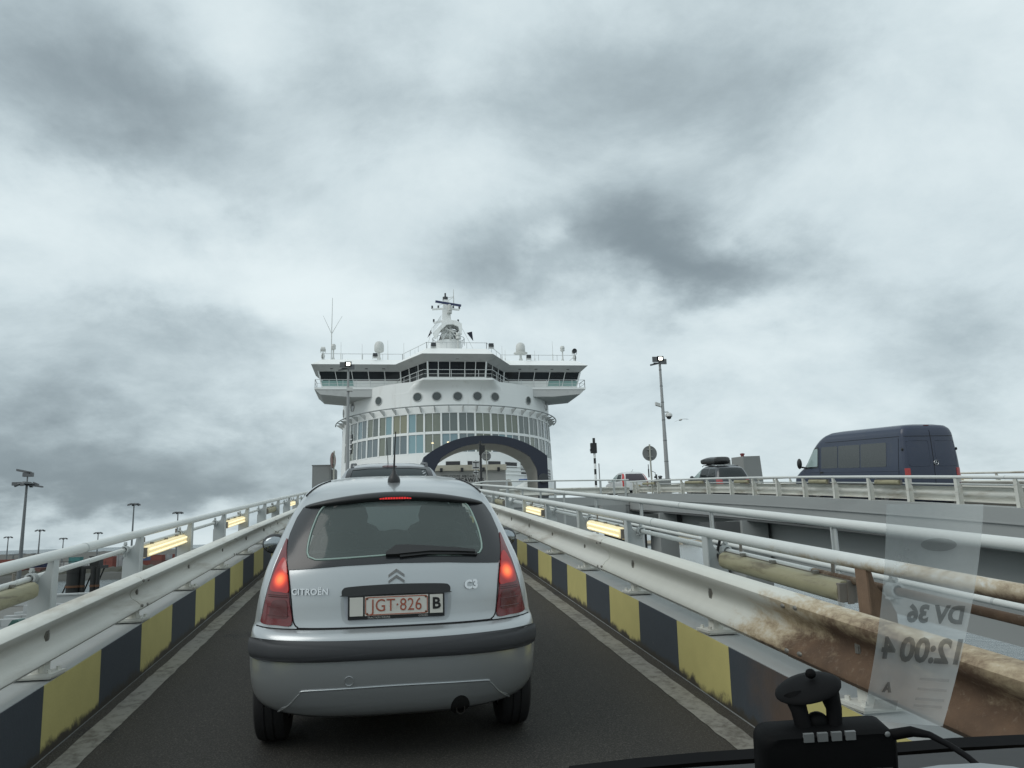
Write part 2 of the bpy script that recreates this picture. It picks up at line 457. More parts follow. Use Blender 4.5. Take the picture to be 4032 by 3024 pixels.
def kerb(side, x0, x1, first_y, first_yellow):
    s = -1 if side == 'left' else 1
    xt = x0+s*.006
    k = struct('kerb_'+side, along(MB(), [(x0, -.02), (xt, KH), (x1, KH), (x1, -.3)] if s > 0 else [(x1, -.3), (x1, KH), (xt, KH), (x0, -.02)], YS[:52], Zr), CONC)
    y = first_y; yel = first_yellow; n = 0
    while y < 40:
        y1 = y+.93; mb = MB(); e = .004; tp = KH+.003
        def P4(yy, xx, h): return (xx, yy, Zr(yy)+h)
        xf0, xt0 = x0-s*e, xt-s*e
        lo, hi = .012, KH-.004
        mb.hexa([P4(y, xf0, lo), P4(y1, xf0, lo), P4(y1, x0+s*.02, lo), P4(y, x0+s*.02, lo), P4(y, xt0, hi), P4(y1, xt0, hi), P4(y1, xt+s*.02, hi), P4(y, xt+s*.02, hi)])
        obj('yellow_panel' if yel else 'black_panel', mb, YEL if yel else BLK, k, smooth=0)
        y = y1; yel = not yel; n += 1
kerb('left', XL, -2.90, 3.29-.93*3, False)
kerb('right', XR, 2.90, 5.14-.93*5, False)
# steel deck girder under the ramp and the open service walkway on its right
deck = thing('ramp_girder', 'grey steel edge girder carrying the ramp and its side walkway', 'girder', (1.0, 0, -1.0))
W(deck, 'edge_beam', along(MB(), [(-2.98, -1.3), (-2.91, -1.3), (-2.91, .30), (-2.98, .30)], YS[:51], Zr), GREYP)
W(deck, 'edge_beam', along(MB(), [(2.91, -1.3), (2.98, -1.3), (2.98, .30), (2.91, .30)], YS[:51], Zr), GREYP)
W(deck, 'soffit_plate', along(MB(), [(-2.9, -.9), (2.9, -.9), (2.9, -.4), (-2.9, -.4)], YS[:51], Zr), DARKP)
for i in range(26):
    y = -4+i*1.9
    W(deck, 'walkway_bracket', MB().bar((2.98, y, Zr(y)-.3), (4.75, y, Zr(y)-.22), .08, .16), GREYP)

# ================================================================== GUARDRAILS
WPROF = [(0, 0), (.04, .01), (.078, .045), (.098, .115), (.094, .20), (.062, .30), (.014, .40), (.004, .5), (.014, .60), (.062, .70), (.094, .80), (.098, .885), (.078, .955), (.04, .99), (0, 1)]
def guardrail(root, name, s, x, h0, h1, y0, y1, zf, mat_of, seg=4.0, step=.5, lap=.18):
    """s = direction in which the waves face"""
    H = h1-h0; y = y0
    front = [(x+s*(.008+o), h0+h*H) for o, h in WPROF]
    back = [(x+s*(o-.002), h0+h*H) for o, h in reversed(WPROF)]
    k = 0
    while y < y1-.01:
        ye = min(y+seg, y1); n = max(1, int((ye+lap-y)/step)); e = .006*(k % 2)
        prof = [(a+s*e, b) for a, b in front+back]
        W(root, name, along(MB(), prof, [y+(ye+lap-y)*i/n for i in range(n+1)], zf), mat_of((y+ye)/2), smooth=40)
        y = ye; k += 1
gl = thing('guardrail', 'cream W-profile guardrail above the left kerb of the ramp', 'guardrail', (-2.1, 0, .4))
gr = thing('guardrail', 'cream W-profile guardrail above the right kerb, rusted brown at its near end', 'guardrail', (2.36, 0, .4))
guardrail(gl, 'rail_beam', 1, -2.065, .505, .80, -5, 43, Zr, lambda y: CREAM, seg=4.0)
guardrail(gr, 'rail_beam', -1, 2.39, .510, .875, -3.8, 43, Zr, lambda y: RUSTRAIL if y < 8 else CREAM, seg=4.0)
def foot_mesh(s, htop):
    mb = MB()
    mb.box(-.12, .12, -.11, .11, 0, .018); mb.box(-.11, .11, -.10, .10, -.012, 0)
    mb.box(min(0, s*.05), max(0, s*.05), -.045, .045, .018, htop)
    mb.box(-.02, .02, -.05, .05, .018, htop*.6)
    for a in (-.09, .09):
        for b in (-.07, .07): mb.cyl((a, b, .018), (a, b, .04), .014, 6)
    return mb
fl = mesh_of('foot', foot_mesh(1, .12), CREAM); fr = mesh_of('foot', foot_mesh(-1, .14), CREAM); frr = mesh_of('foot', foot_mesh(-1, .14), RUSTB)
slot = mesh_of('bolt_plate', MB().box(-.006, .006, -.022, .022, -.036, .036).box(-.012, .012, -.014, .014, -.018, .018), BOLT)
bolt = mesh_of('splice_bolt', MB().ball((0, 0, 0), (.010, .028, .014), 8, 5), BOLT)
for i in range(22):
    y = 7.10+1.76*(i-4)
    link('foot', fl, gl, (-2.06+2.1, y, Zr(y)+KH+.014-.4))
    link('bolt_plate', slot, gl, (-2.046+2.1, y+.05, Zr(y)+.652-.4))
for i in range(22):
    y = 7.36+1.81*(i-3)
    if y > 43: break
    link('foot', frr if y < 3 else fr, gr, (2.385-2.36, y, Zr(y)+KH+.014-.4))
    link('bolt_plate', slot, gr, (2.372-2.36, y+.05, Zr(y)+.692-.4))
for root, x, s, h0, h1, off in ((gl, -2.065, 1, .505, .80, -5), (gr, 2.39, -1, .510, .875, -3.8)):
    for j in range(12):
        y = off+4*j+.09
        if y < 1 or y > 35: continue
        for dy in (-.07, .07):
            for hh in (.16, .84):
                link('splice_bolt', bolt, root, (x+s*.108-root.location.x, y+dy, Zr(y)+h0+(h1-h0)*hh-.4))

# ================================================================== HAND RAILINGS
def pipe(root, name, x, h, r, y0, y1, zf, mat, seg=6.0, n=14):
    y = y0
    while y < y1-.01:
        ye = min(y+seg, y1); k = max(2, int((ye-y)/1.0))
        pts = [(x, y+(ye-y)*i/k, zf(y+(ye-y)*i/k)+h) for i in range(k+1)]
        W(root, name, MB().tube(pts, r, n), mat((y+ye)/2) if callable(mat) else mat, smooth=50)
        if y > y0: W(root, 'joint_ring', MB().tube([(x, y-.012, zf(y)+h-.001), (x, y+.012, zf(y)+h+.001)], r*1.06, n), POSTP, smooth=50)
        y = ye
def post_mesh(s, H, base):
    """T-shaped post: flange towards the road, web plate reaching out and cut back below the top rail; s = outward"""
    mb = MB()
    mb.box(-.006, .006, -.055, .055, base, H)
    web = [(0, base), (.19, base), (.19, H-.27), (.16, H-.20), (.07, H-.10), (.05, H), (0, H)]
    mb.prism(web, lambda a, b, t: (s*(a+.006), t, b), -.007, .007)
    return mb
def clamp_mesh(s, h):
    mb = MB()
    mb.box(s*.13-.02, s*.13+.05*s+.02, -.02, .02, h-.05, h-.035)
    mb.lathe([(.030, -.035), (.046, -.035), (.046, .035), (.030, .035)], 12, (s*.16, 0, h), 'y')
    for dz in (-.06, .06): mb.tube([(s*.16, -.03, h+dz*1.0), (s*.16, .03, h+dz*1.0)], .014, 6)
    mb.box(s*.145, s*.175, -.012, .012, h-.085, h+.085)
    return mb
rl = thing('hand_railing', 'white pipe hand railing on flat posts along the left of the ramp', 'railing', (-2.75, 0, .3))
rr = thing('hand_railing', 'white pipe hand railing beside the right guardrail, streaked with rust nearby', 'railing', (2.80, 0, .3))
HL, HR = .955, 1.035
pipe(rl, 'top_rail', -2.77, HL, .044, -4, 43.5, Zr, WHITE)
pipe(rr, 'top_rail', 2.82, HR, .044, -4, 43.5, Zr, lambda y: RUSTPIPE if y < 8.5 else WHITE)
pipe(rl, 'middle_rail', -2.92, .775, .025, -4, 43.5, Zr, WHITE, seg=9.6, n=10)
pipe(rr, 'middle_rail', 2.97, .875, .025, -4, 43.5, Zr, lambda y: RUSTPIPE if y < 5 else WHITE, seg=9.2, n=10)
pml = mesh_of('post', post_mesh(-1, HL-.03, .30), POSTP); pmr = mesh_of('post', post_mesh(1, HR-.03, .30), POSTP)
pmr_rust = mesh_of('post', post_mesh(1, HR-.03, .30), M('rust_flange', (.20, .13, .085), .85, var=.45, vscale=5, grime=(.42, .41, .38), gamt=.45, gscale=3, bump=.3))
cml = mesh_of('clamp', clamp_mesh(-1, .775), POSTP); cmr = mesh_of('clamp', clamp_mesh(1, .875), POSTP)
for i in range(-2, 19):
    y = 4.92+2.40*i
    if y > 43: break
    link('post', pml, rl, (0, y, Zr(y)-.3)); link('clamp', cml, rl, (0, y-.06, Zr(y)-.3))
for i in range(-3, 18):
    y = 4.36+2.29*i
    if y > 43: break
    link('post', pmr_rust if i == 0 else pmr, rr, (0, y, Zr(y)-.3)); link('clamp', cmr, rr, (0, y-.06, Zr(y)-.3))
r2 = thing('walkway_railing', 'outer white pipe railing of the service walkway over the water', 'railing', (4.70, 0, 0))
pipe(r2, 'top_rail', 4.70, .995, .052, -4, 42.5, Zr, WHITE, seg=8.0)
pipe(r2, 'middle_rail', 4.70, .53, .028, -4, 42.5, Zr, WHITE, seg=9.6, n=10)
pipe(r2, 'toe_rail', 4.70, .04, .026, -4, 42.5, Zr, WHITE, seg=9.6, n=10)
p2m = mesh_of('post', MB().box(-.008, .008, -.055, .055, -.30, .965).box(-.03, -.008, -.007, .007, -.30, .955).box(.008, .03, -.007, .007, -.30, .955), POSTP)
for i in range(-3, 13):
    y = 7.73+3.13*i
    if y > 42.5: break
    link('post', p2m, r2, (0, y, Zr(y)))

# ================================================================== TUBE LIGHTS ON THE RAILINGS
TUBE_ON = M('lit_fluorescent_cover', (.80, .72, .45), .4, var=.12, vscale=9, emit=(1.0, .80, .42), es=.42)
TUBE_HOT = M('lit_fluorescent_tube', (.9, .85, .6), .4, var=.04, emit=(1.0, .88, .56), es=.85)
TUBE_OFF = M('yellowed_dirty_cover', (.34, .315, .20), .5, var=.2, vscale=4, grime=(.09, .065, .04), gamt=.42, gscale=5, gstretch=(1, .4, 2.4), bump=.1)
TUBE_HOUS = M('grey_lamp_housing', (.20, .18, .155), .6, var=.2, vscale=6, grime=(.07, .05, .04), gamt=.35, gscale=5)
def tube_light(name, label, x, y0, y1, zf, h, lit, s, group, scale=1.0, far=False):
    """s = outward direction; the cover faces the road"""
    L = y1-y0; yc = (y0+y1)/2; sl = math.atan2(zf(y1)-zf(y0), L)
    t = thing(name, label, 'lamp', (x, yc, zf(yc)+h), (sl, 0, 0), group)
    a, b = .065*scale, .072*scale; h2 = L/2
    mb = MB(); mb.box(min(0, s*.05), max(0, s*.05), -h2, h2, -b*.95, b*1.02); mb.box(-.02, .02, -h2-.012, -h2, -b, b); mb.box(-.02, .02, h2, h2+.012, -b, b)
    obj('housing', mb, TUBE_HOUS, t)
    prof = [(0, -b*.92), (.045*scale, -b*.92), (.075*scale, -b*.6), (.082*scale, 0), (.075*scale, b*.6), (.045*scale, b*.92), (0, b*.92)]
    mb = MB(); mb.loft([[(-s*o, yy, z) for o, z in prof] for yy in (-h2+.02, -h2+.07, h2-.07, h2-.02)], True)
    obj('cover', mb, TUBE_ON if lit else TUBE_OFF, t, smooth=50)
    if lit:
        for dz in (-.032, .032): obj('tube', MB().tube([(-s*.083*scale, -h2+.1, dz*scale), (-s*.083*scale, h2-.1, dz*scale)], .011*scale, 8), TUBE_HOT, t, smooth=50)
    if not far:
        obj('end_cap', MB().box(-.05, .05, -h2-.004, -h2+.03, -b*.8, b*.8).xf(lambda X, Y, Z: (X-s*.025, Y, Z)), TUBE_HOUS, t)
        for yy in (-h2*.6, 0.05, h2*.6): obj('clip', MB().box(-.02, .02, -.015, .015, b, b+.022).xf(lambda X, Y, Z: (X-s*.02, Y+yy, Z)), BOLT, t)
        for yy in (-h2*.75, h2*.75):
            mb = MB().tube([(s*.03, yy, b*.9), (s*.03, yy, b*.9+.10)], .012, 6); mb.box(-.012+s*.03, .012+s*.03, yy-.03, yy+.03, b*.85, b*.95)
            obj('hanger', mb, TUBE_HOUS, t)
    return t
gL, gR = 'tube lights on the left ramp railing', 'tube lights on the right ramp railing'
for y0, y1, lit, lab in [(5.42, 7.22, 0, 'unlit yellowed tube light at the left edge, nearest on the left railing'), (10.2, 12.2, 1, 'large lit tube light on the left railing, nearest glowing one there'),
                         (15.15, 17.0, 1, 'lit tube light second along the left ramp railing'), (20.3, 21.8, 0, 'unlit tube light between two lit ones on the left railing'),
                         (24.5, 26.3, 1, 'small lit tube light farthest up the left railing beside the silver car')]:
    tube_light('tube_light', lab, -2.90, y0, y1, Zr, .69, lit, -1, gL)
for y0, y1, lit, lab in [(4.72, 6.55, 0, 'grimy brown unlit tube light on the right railing beside the rusty post'), (9.35, 11.0, 1, 'large lit tube light on the right railing'),
                         (14.25, 15.85, 1, 'smaller lit tube light second along the right railing'), (19.0, 20.4, 0, 'unlit tube light on the right railing close to the silver car roof')]:
    tube_light('tube_light', lab, 2.94, y0, y1, Zr, .805, lit, 1, gR)
obj_c = MB().tube([(2.93, 6.62, Zr(6.6)+.98), (2.91, 6.66, Zr(6.6)+.86), (2.90, 6.60, Zr(6.6)+.79), (2.93, 6.52, Zr(6.55)+.80)], .013, 8)
top('power_cable', obj_c, BLACKP, 'short black cable looping from the pipe into the grimy unlit light', 'cable', base=(2.93, 6.62, Zr(6.6)+.8), smooth=50)

# ================================================================== WATER, QUAY, FAR SHORE
WZ = -9.5
wat = bpy.data.materials.new('grey_green_harbour_water'); wat.use_nodes = True
_q = G(wat.node_tree); _b = wat.node_tree.nodes['Principled BSDF']
_P = _q.n('ShaderNodeNewGeometry').outputs['Position']
_n1 = _q.noise(_P, .8, 7, .65, .5); _n2 = _q.noise(_P, .35, 6, .6)
_q.put(_b.inputs['Base Color'], _q.mix(_n2, (.028, .046, .050), (.095, .122, .124))); _b.inputs['Roughness'].default_value = .16
_b.inputs['Specular IOR Level'].default_value = .4
_bn = _q.n('ShaderNodeBump'); _bn.inputs['Strength'].default_value = 1.0; _bn.inputs['Distance'].default_value = .40
_q.put(_bn.inputs['Height'], _n1); wat.node_tree.links.new(_bn.outputs[0], _b.inputs['Normal'])
R_ = 9000
struct('water', MB().add([(-R_, -400, WZ), (R_, -400, WZ), (R_, R_, WZ), (-R_, R_, WZ)], [(0, 1, 2, 3)]), wat)

# ================================================================== QUAY AND FAR HARBOUR (left)
QUAYM = M('wet_grey_quay', (.15, .15, .14), .85, var=.25, vscale=.06, grime=(.25, .24, .22), gamt=.3, gscale=.12)
LANDM = M('dark_harbour_ground', (.075, .072, .062), .9, var=.4, vscale=.03, grime=(.13, .12, .10), gamt=.3, gscale=.05)
STONEM = M('pale_quay_wall', (.42, .44, .44), .8, var=.12, vscale=.2, grime=(.22, .22, .21), gamt=.3, gscale=.3)
ROCKM = M('dark_shore_rock', (.07, .072, .066), .95, var=.45, vscale=.25, bump=1.0, bscale=.8)
SANDM = M('tan_sand', (.30, .255, .19), .95, var=.2, vscale=.02)
struct('quay', MB().box(-420, -14, -40, 128, WZ-.5, -6.5), QUAYM)
qw = thing('quay_wall', 'long pale concrete wall along the edge of the left quay', 'wall', (-60, 128, -6.5))
W(qw, 'wall', MB().box(-300, -14, 127.2, 128.4, -6.46, -5.2), STONEM)
W(qw, 'coping', MB().box(-300.2, -13.8, 127.0, 128.6, -5.2, -5.0), STONEM)
struct('far_ground', MB().box(-1500, -20, 300, 1800, WZ-.5, -8.2), LANDM)
def bank(y, x0, x1, h, n, seed, mat, z0=WZ-.3, depth=10, name='shore_bank'):
    rnd = random.Random(seed); mb = MB(); a = []
    for i in range(n+1):
        x = x0+(x1-x0)*i/n; a.append([(x, y-depth*.6, z0), (x+rnd.uniform(-1, 1), y-depth*.2, z0+h*rnd.uniform(.55, .95)), (x, y+depth*.3, z0+h*rnd.uniform(.7, 1.1)), (x, y+depth, z0)])
    mb.loft(a, closed=False, cap0=False, cap1=False)
    return struct(name, mb, mat)
bank(298, -320, -22, 2.6, 90, 3, ROCKM, name='rock_bank')
bank(330, -380, -30, 2.6, 220, 5, M('scrub_on_bank', (.048, .048, .036), .95, var=.6, vscale=.25), z0=-8.4, depth=14, name='scrub_bank')

CC = {'rust red': (.17, .048, .036), 'navy': (.03, .04, .085), 'grey': (.30, .32, .33), 'teal': (.05, .17, .17), 'white': (.52, .53, .52), 'blue': (.05, .09, .19), 'brown': (.12, .06, .05)}
def container_mesh(L, name):
    mb = MB(); n = max(6, int(L/.55)); pts = []
    for i in range(n+1):
        x = -L/2+L*i/n; d = .10 if i % 2 else 0
        pts.append((x, -1.22+d))
    poly = pts+[(L/2, 1.22), (-L/2, 1.22)]
    mb.prism(poly, lambda a, b, t: (a, b, t), .12, 2.46)
    mb.box(-L/2-.03, L/2+.03, -1.25, 1.25, 0, .12); mb.box(-L/2-.03, L/2+.03, -1.25, 1.25, 2.46, 2.6)
    for sx in (-1, 1): mb.box(sx*L/2-.09, sx*L/2+.09, -1.26, -1.08, .12, 2.46)
    return mb
CM = {}
def container(px, level, Y, colour, L, where):
    key = (colour, L)
    if key not in CM: CM[key] = mesh_of('container', container_mesh(L, colour), M('container_'+colour.replace(' ', '_'), CC[colour], .7, var=.2, vscale=.2, grime=(.10, .08, .07), gamt=.2, gscale=.3))
    p = at(px, 2200, Y)
    o = link('shipping_container', CM[key], None, (p.x, Y, -8.15+2.62*level)); o.rotation_euler.z = -.42
    tag(o, where, 'container', 'containers stacked in the far yard'); return o
yard = [(18, 0, 405, 'navy', 12.2), (18, 1, 405, 'rust red', 12.2), (102, 0, 405, 'navy', 12.2), (102, 1, 405, 'rust red', 12.2), (180, 0, 408, 'navy', 12.2), (180, 1, 408, 'navy', 12.2),
        (300, 0, 410, 'grey', 6.1), (300, 1, 410, 'teal', 6.1), (272, 0, 412, 'white', 6.1), (335, 0, 412, 'white', 6.1), (404, 0, 415, 'grey', 6.1), (404, 1, 415, 'grey', 6.1),
        (430, 0, 398, 'rust red', 6.1), (430, 1, 398, 'rust red', 6.1), (467, 0, 405, 'grey', 6.1), (467, 1, 405, 'grey', 6.1), (500, 0, 405, 'blue', 6.1), (500, 1, 405, 'navy', 6.1),
        (590, 0, 410, 'rust red', 6.1), (590, 1, 410, 'blue', 6.1), (622, 0, 400, 'brown', 6.1), (622, 1, 400, 'rust red', 6.1), (650, 0, 405, 'rust red', 6.1), (650, 1, 405, 'grey', 6.1),
        (690, 0, 410, 'navy', 6.1), (690, 1, 410, 'rust red', 6.1), (730, 0, 410, 'blue', 6.1), (730, 1, 410, 'brown', 6.1), (50, 0, 250, 'rust red', 12.2), (120, 0, 255, 'brown', 12.2), (190, 0, 250, 'brown', 12.2)]
used = {}
nth = ['first', 'second', 'third', 'fourth', 'fifth', 'sixth', 'seventh', 'eighth']
for px, lv, Y, c, L in sorted(yard):
    tier = 'upper' if lv else 'lower'
    if Y < 300: row = 'front row'; key = (c, 'front')
    else: row = tier+' tier'; key = (c, tier)
    i = used.get(key, 0); used[key] = i+1
    container(px, lv, Y if Y > 300 else 330, c, L, '%s container, %s %s one from the left, %s' % (c, nth[i], c, row))

STEELG = M('galvanised_mast_steel', (.17, .18, .185), .6, metal=.2, var=.15, vscale=1)
FLOODM = M('flood_housing', (.12, .125, .13), .5, var=.2, vscale=3)
def yard_mast(px, py_top, Y, r, label, heads=6, zb=-8.2):
    p = at(px, py_top, Y); b = (p.x, Y, zb)
    t = thing('light_mast', label, 'light mast', b, group='light masts in the left harbour')
    obj('pole', MB().lathe([(r*1.5, 0), (r, (p.z-zb)*.6), (r*.7, p.z-zb), (0, p.z-zb)], 10), STEELG, t)
    H = p.z-zb
    obj('crown', MB().lathe([(r*.8, H-.15), (r*5.5, H-.10), (r*5.5, H+.12), (r*.8, H+.15)], 12), STEELG, t)
    for i in range(heads):
        a = 2*PI*i/heads
        obj('floodlight', MB().box(-r*1.6, r*1.6, -r*1.0, r*1.0, -r*.9, r*.9).xf(lambda x, y, z: (math.cos(a)*(x+r*5.6)-math.sin(a)*y, math.sin(a)*(x+r*5.6)+math.cos(a)*y, z+H-.35*r-x*.45)), FLOODM, t)
    return t
tm = yard_mast(106, 1905, 168, .30, 'tallest light mast on the left, with big tilted floodlights', 4, -6.5)
tm_h = at(106, 1905, 168).z+6.5
obj('lamp_tray', MB().box(-2.6, .6, -.4, .4, tm_h-.3, tm_h+.35), FLOODM, tm)
obj('lamp_tray', MB().box(-.3, 2.9, -.4, .4, -.22, .25).xf(lambda x, y, z: (x, y, tm_h-.2-x*.16+z*.7)), FLOODM, tm)
obj('lamp_tray', MB().box(-2.0, .6, -.4, .4, -.22, .22).xf(lambda x, y, z: (x, y, tm_h+2.3-x*.22+z)), FLOODM, tm)
obj('mast_top', MB().cyl((0, 0, tm_h-.5), (0, 0, tm_h+2.2), .14, 8), STEELG, tm)
obj('lamp_tray', MB().box(-.2, 1.6, -.4, .4, -.4, .4).xf(lambda x, y, z: (x-.6, y, tm_h+1.8+z)), FLOODM, tm)
yard_mast(528, 1985, 300, .30, 'slim light mast rising just left of the lit railing lamp', 6)
yard_mast(701, 2018, 300, .26, 'light mast with flat hooded top above the lit railing lamp', 6)
yard_mast(158, 2088, 420, .32, 'distant light mast right of the tallest mast', 6)
yard_mast(33, 2115, 450, .30, 'distant light mast nearest the left edge', 6)
yard_mast(250, 2120, 470, .30, 'small distant light mast, third from the left edge', 6)
yard_mast(387, 2098, 430, .30, 'distant light mast between the two slim middle masts', 6)
yard_mast(133, 2180, 700, .30, 'tiny light mast just above the container tops', 4)
def arm_lamp(px, py, Y, s, label):
    p = at(px, py, Y); H = p.z+8.2
    t = thing('street_lamp', label, 'street lamp', (p.x, Y, -8.2), group='street lamps by the container yard')
    obj('pole', MB().tube([(0, 0, 0), (0, 0, H-.4), (s*.3, 0, H), (s*1.6, 0, H+.1)], [.14, .10, .08, .07], 8), STEELG, t, smooth=50)
    obj('head', MB().box(min(s*1.5, s*2.6), max(s*1.5, s*2.6), -.2, .2, H, H+.18), FLOODM, t)
arm_lamp(492, 2172, 360, -1, 'bent-arm street lamp in front of the blue containers')
arm_lamp(468, 2180, 365, 1, 'bent-arm street lamp in front of the grey containers')
arm_lamp(655, 2176, 360, -1, 'bent-arm street lamp below the lit railing lamp')
arm_lamp(390, 2172, 365, 1, 'bent-arm street lamp beside the middle mast')
arm_lamp(688, 2195, 380, 1, 'low bent-arm street lamp right of the lit railing lamp')
# small gantry crane
p = at(66, 2182, 640)
t = thing('gantry_crane', 'tiny grey gantry crane behind the far left containers', 'crane', (p.x, 640, -8.2))
H = p.z+8.2
obj('frame', MB().bar((-3, 0, 0), (-2, 0, H), .7, .7).bar((3, 0, 0), (2, 0, H), .7, .7).bar((-2.6, 0, H*.55), (2.6, 0, H*.55), .5, .5), STEELG, t)
obj('boom', MB().bar((-5, 0, H*.93), (6, 0, H), .6, .8).bar((-2, 0, H*1.15), (6, 0, H), .2, .2), STEELG, t)
# mooring dolphins and jetty
PILEM = M('black_tarred_steel', (.018, .019, .018), .7, var=.4, vscale=.6)
for px, w, yt, yb, lab in [(292, 44, 2235, 2318, 'widest black mooring pile, leftmost of the group'), (328, 17, 2238, 2305, 'slim black mooring pile next to the widest one'),
                           (370, 19, 2232, 2310, 'black mooring pile under the jetty platform'), (387, 15, 2235, 2310, 'rightmost black mooring pile')]:
    Y = 200; a = at(px, yt, Y); b = at(px, yb, Y); r = w/3063*Y/2
    t = thing('mooring_pile', lab, 'pile', (a.x, Y, WZ), group='black mooring piles left of the ramp')
    obj('shaft', MB().lathe([(r, -1), (r, a.z-WZ-1.2), (r*1.06, a.z-WZ-1.2), (r*1.06, a.z-WZ), (0, a.z-WZ)], 16), PILEM, t)
    obj('fender_band', MB().lathe([(r*1.05, 2.0), (r*1.12, 2.0), (r*1.12, 2.5), (r*1.05, 2.5)], 16), RUSTB, t)
a = at(240, 2232, 202); b = at(405, 2228, 202)
jt = thing('jetty', 'dark steel jetty with railings standing on the black piles', 'jetty', (a.x, 202, WZ))
W(jt, 'deck_beam', MB().box(a.x, b.x, 200, 206, a.z-.7, a.z), PILEM)
W(jt, 'railing', (lambda mb: [mb.bar((a.x+i*1.3, 200, a.z), (a.x+i*1.3, 200, a.z+1.2), .07, .07) for i in range(9)] and mb.bar((a.x, 200, a.z+1.2), (b.x, 200, a.z+1.2), .08, .08).bar((a.x, 200, a.z+.6), (b.x, 200, a.z+.6), .06, .06))(MB()), PILEM)
for i in range(4):
    x = a.x+(b.x-a.x)*(i+.5)/4
    W(jt, 'brace', MB().bar((x-1, 203, WZ), (x+1.2, 203, a.z-.6), .25, .25), PILEM)
W(jt, 'hut', MB().box(b.x-2.6, b.x-.6, 201, 204, a.z, a.z+2.0).box(b.x-2.8, b.x-.4, 200.8, 204.2, a.z+2.0, a.z+2.2), PILEM)
# fenced yard below the ramp, bottom left
FEN = M('grey_fence_wire', (.16, .165, .16), .7, var=.2)
ft = thing('wire_fence', 'grey wire fence with posts below the ramp at the far left', 'fence', (-30, 66, -6.5))
W(ft, 'mesh', (lambda mb: [mb.bar((-44+i*.5, 66, -6.4), (-44+i*.5, 66, -4.3), .03, .03) for i in range(48)] and [mb.bar((-44, 66, -6.3+j*.4), (-20, 66, -6.3+j*.4), .03, .03) for j in range(6)] and mb)(MB()), FEN)
for i in range(9): W(ft, 'post', MB().box(-44+i*3-.05, -44+i*3+.05, 65.9, 66.1, -6.5, -4.1), FEN)
GREENM = M('green_machine_paint', (.025, .085, .07), .5, var=.2, vscale=1)
p = at(80, 2425, 72)
t = thing('green_hopper', 'green machine hopper with a black conveyor behind the lower left fence', 'hopper', (p.x, 72, -6.5))
obj('bin', MB().loft([[(-.4, -.4, .8), (.4, -.4, .8), (.4, .4, .8), (-.4, .4, .8)], [(-.8, -.8, 1.7), (.8, -.8, 1.7), (.8, .8, 1.7), (-.8, .8, 1.7)], [(-.3, -.7, 2.5), (.1, -.7, 2.5), (.1, .7, 2.5), (-.3, .7, 2.5)]]), GREENM, t)
obj('conveyor', MB().bar((-.6, -.2, .3), (2.8, -.2, 2.0), .6, .4).bar((2.6, -.2, 0), (2.6, -.2, 1.9), .12, .12), BLACKP, t)
for sx in (-1, 1): obj('leg', MB().bar((sx*.7, 0, 0), (sx*.7, 0, 1.2), .15, .15), GREENM, t)
for i, (px, py, w, h) in enumerate([(30, 2395, 7, 1.6), (130, 2455, 5, 1.3), (190, 2392, 6, 2.0)]):
    p = at(px, py, 80+4*i)
    t = thing('block_wall', ['low concrete block bay wall behind the wire fence, leftmost', 'low concrete block bay wall behind the wire fence, in the middle', 'low concrete block bay wall behind the wire fence, rightmost'][i], 'wall', (p.x, 80+4*i, -6.5), group='block bays in the fenced yard')
    for r_ in range(int(h/.65)+1):
        for c_ in range(int(w/1.6)):
            obj('block', MB().box(-w/2+c_*1.6+(.8 if r_ % 2 else 0)+.02, -w/2+c_*1.6+1.58+(.8 if r_ % 2 else 0), -.4+random.uniform(-.03, .03), .4, r_*.65+.01, r_*.65+.64), STONEM, t)

# ================================================================== FAR SHORE (right)
bank(560, 40, 520, 3.6, 80, 9, SANDM, name='sand_bank', depth=30)
bank(548, 40, 520, 1.6, 120, 11, ROCKM, name='rock_bank', depth=10)
p = at(2700, 2122, 575)
t = thing('shore_shed', 'cream gabled shed on the sandy far shore', 'shed', (p.x, 575, -6.5))
obj('wall', MB().box(-9, 9, -4, 4, 0, 4), M('cream_shed_wall', (.50, .46, .36), .8), t)
obj('roof', MB().prism([(-9.6, 4), (9.6, 4), (0, 6.6)], lambda a, b, tt: (a, tt, b), -4.5, 4.5), M('cream_shed_roof', (.45, .40, .30), .8), t)
p = at(2410, 2116, 600)
t = thing('low_building', 'low grey building on the far shore under the viaduct', 'building', (p.x, 600, -6.5))
obj('wall', MB().box(-9, 9, -4, 4, 0, 3), M('far_grey_wall', (.16, .17, .18), .8), t)
obj('roof', MB().box(-9.5, 9.5, -4.5, 4.5, 3, 3.6), M('far_grey_roof', (.10, .11, .12), .8), t)

# ================================================================== RIGHT VIADUCT
def Ze(Y): return .47+.0975*Y-.00053*Y*Y if Y < 60 else .47+5.85-1.908+.034*(Y-60)
def Zv(Y):
    t = max(0, min(1, (Y-32)/14)); return Ze(Y)-.45+.2*t*t*(3-2*t)
VY = [-2+1.5*i for i in range(32)]+[46.0]
vd = thing('viaduct', 'grey steel viaduct carrying the parallel boarding road on the right', 'bridge', (18, 20, WZ))
W(vd, 'road_deck', along(MB(), [(14.5, -.3), (22.5, -.3), (22.5, 0), (14.5, 0)], VY+[66.0], Zv), asph)
W(vd, 'parapet_kerb', along(MB(), [(14.0, -.36), (14.5, -.36), (14.5, 0), (14.0, 0)], VY, Ze), GREYP)
W(vd, 'fascia_panel', along(MB(), [(14.035, -.90), (14.5, -.90), (14.5, -.365), (14.035, -.365)], VY, Ze), GREYP)
W(vd, 'drip_ledge', along(MB(), [(13.985, -.375), (14.04, -.375), (14.04, -.345), (13.985, -.345)], VY, Ze), GREYP)
W(vd, 'parapet_kerb', along(MB(), [(22.5, -.9), (23.0, -.9), (23.0, 0), (22.5, 0)], VY+[66.0], Ze), GREYP)
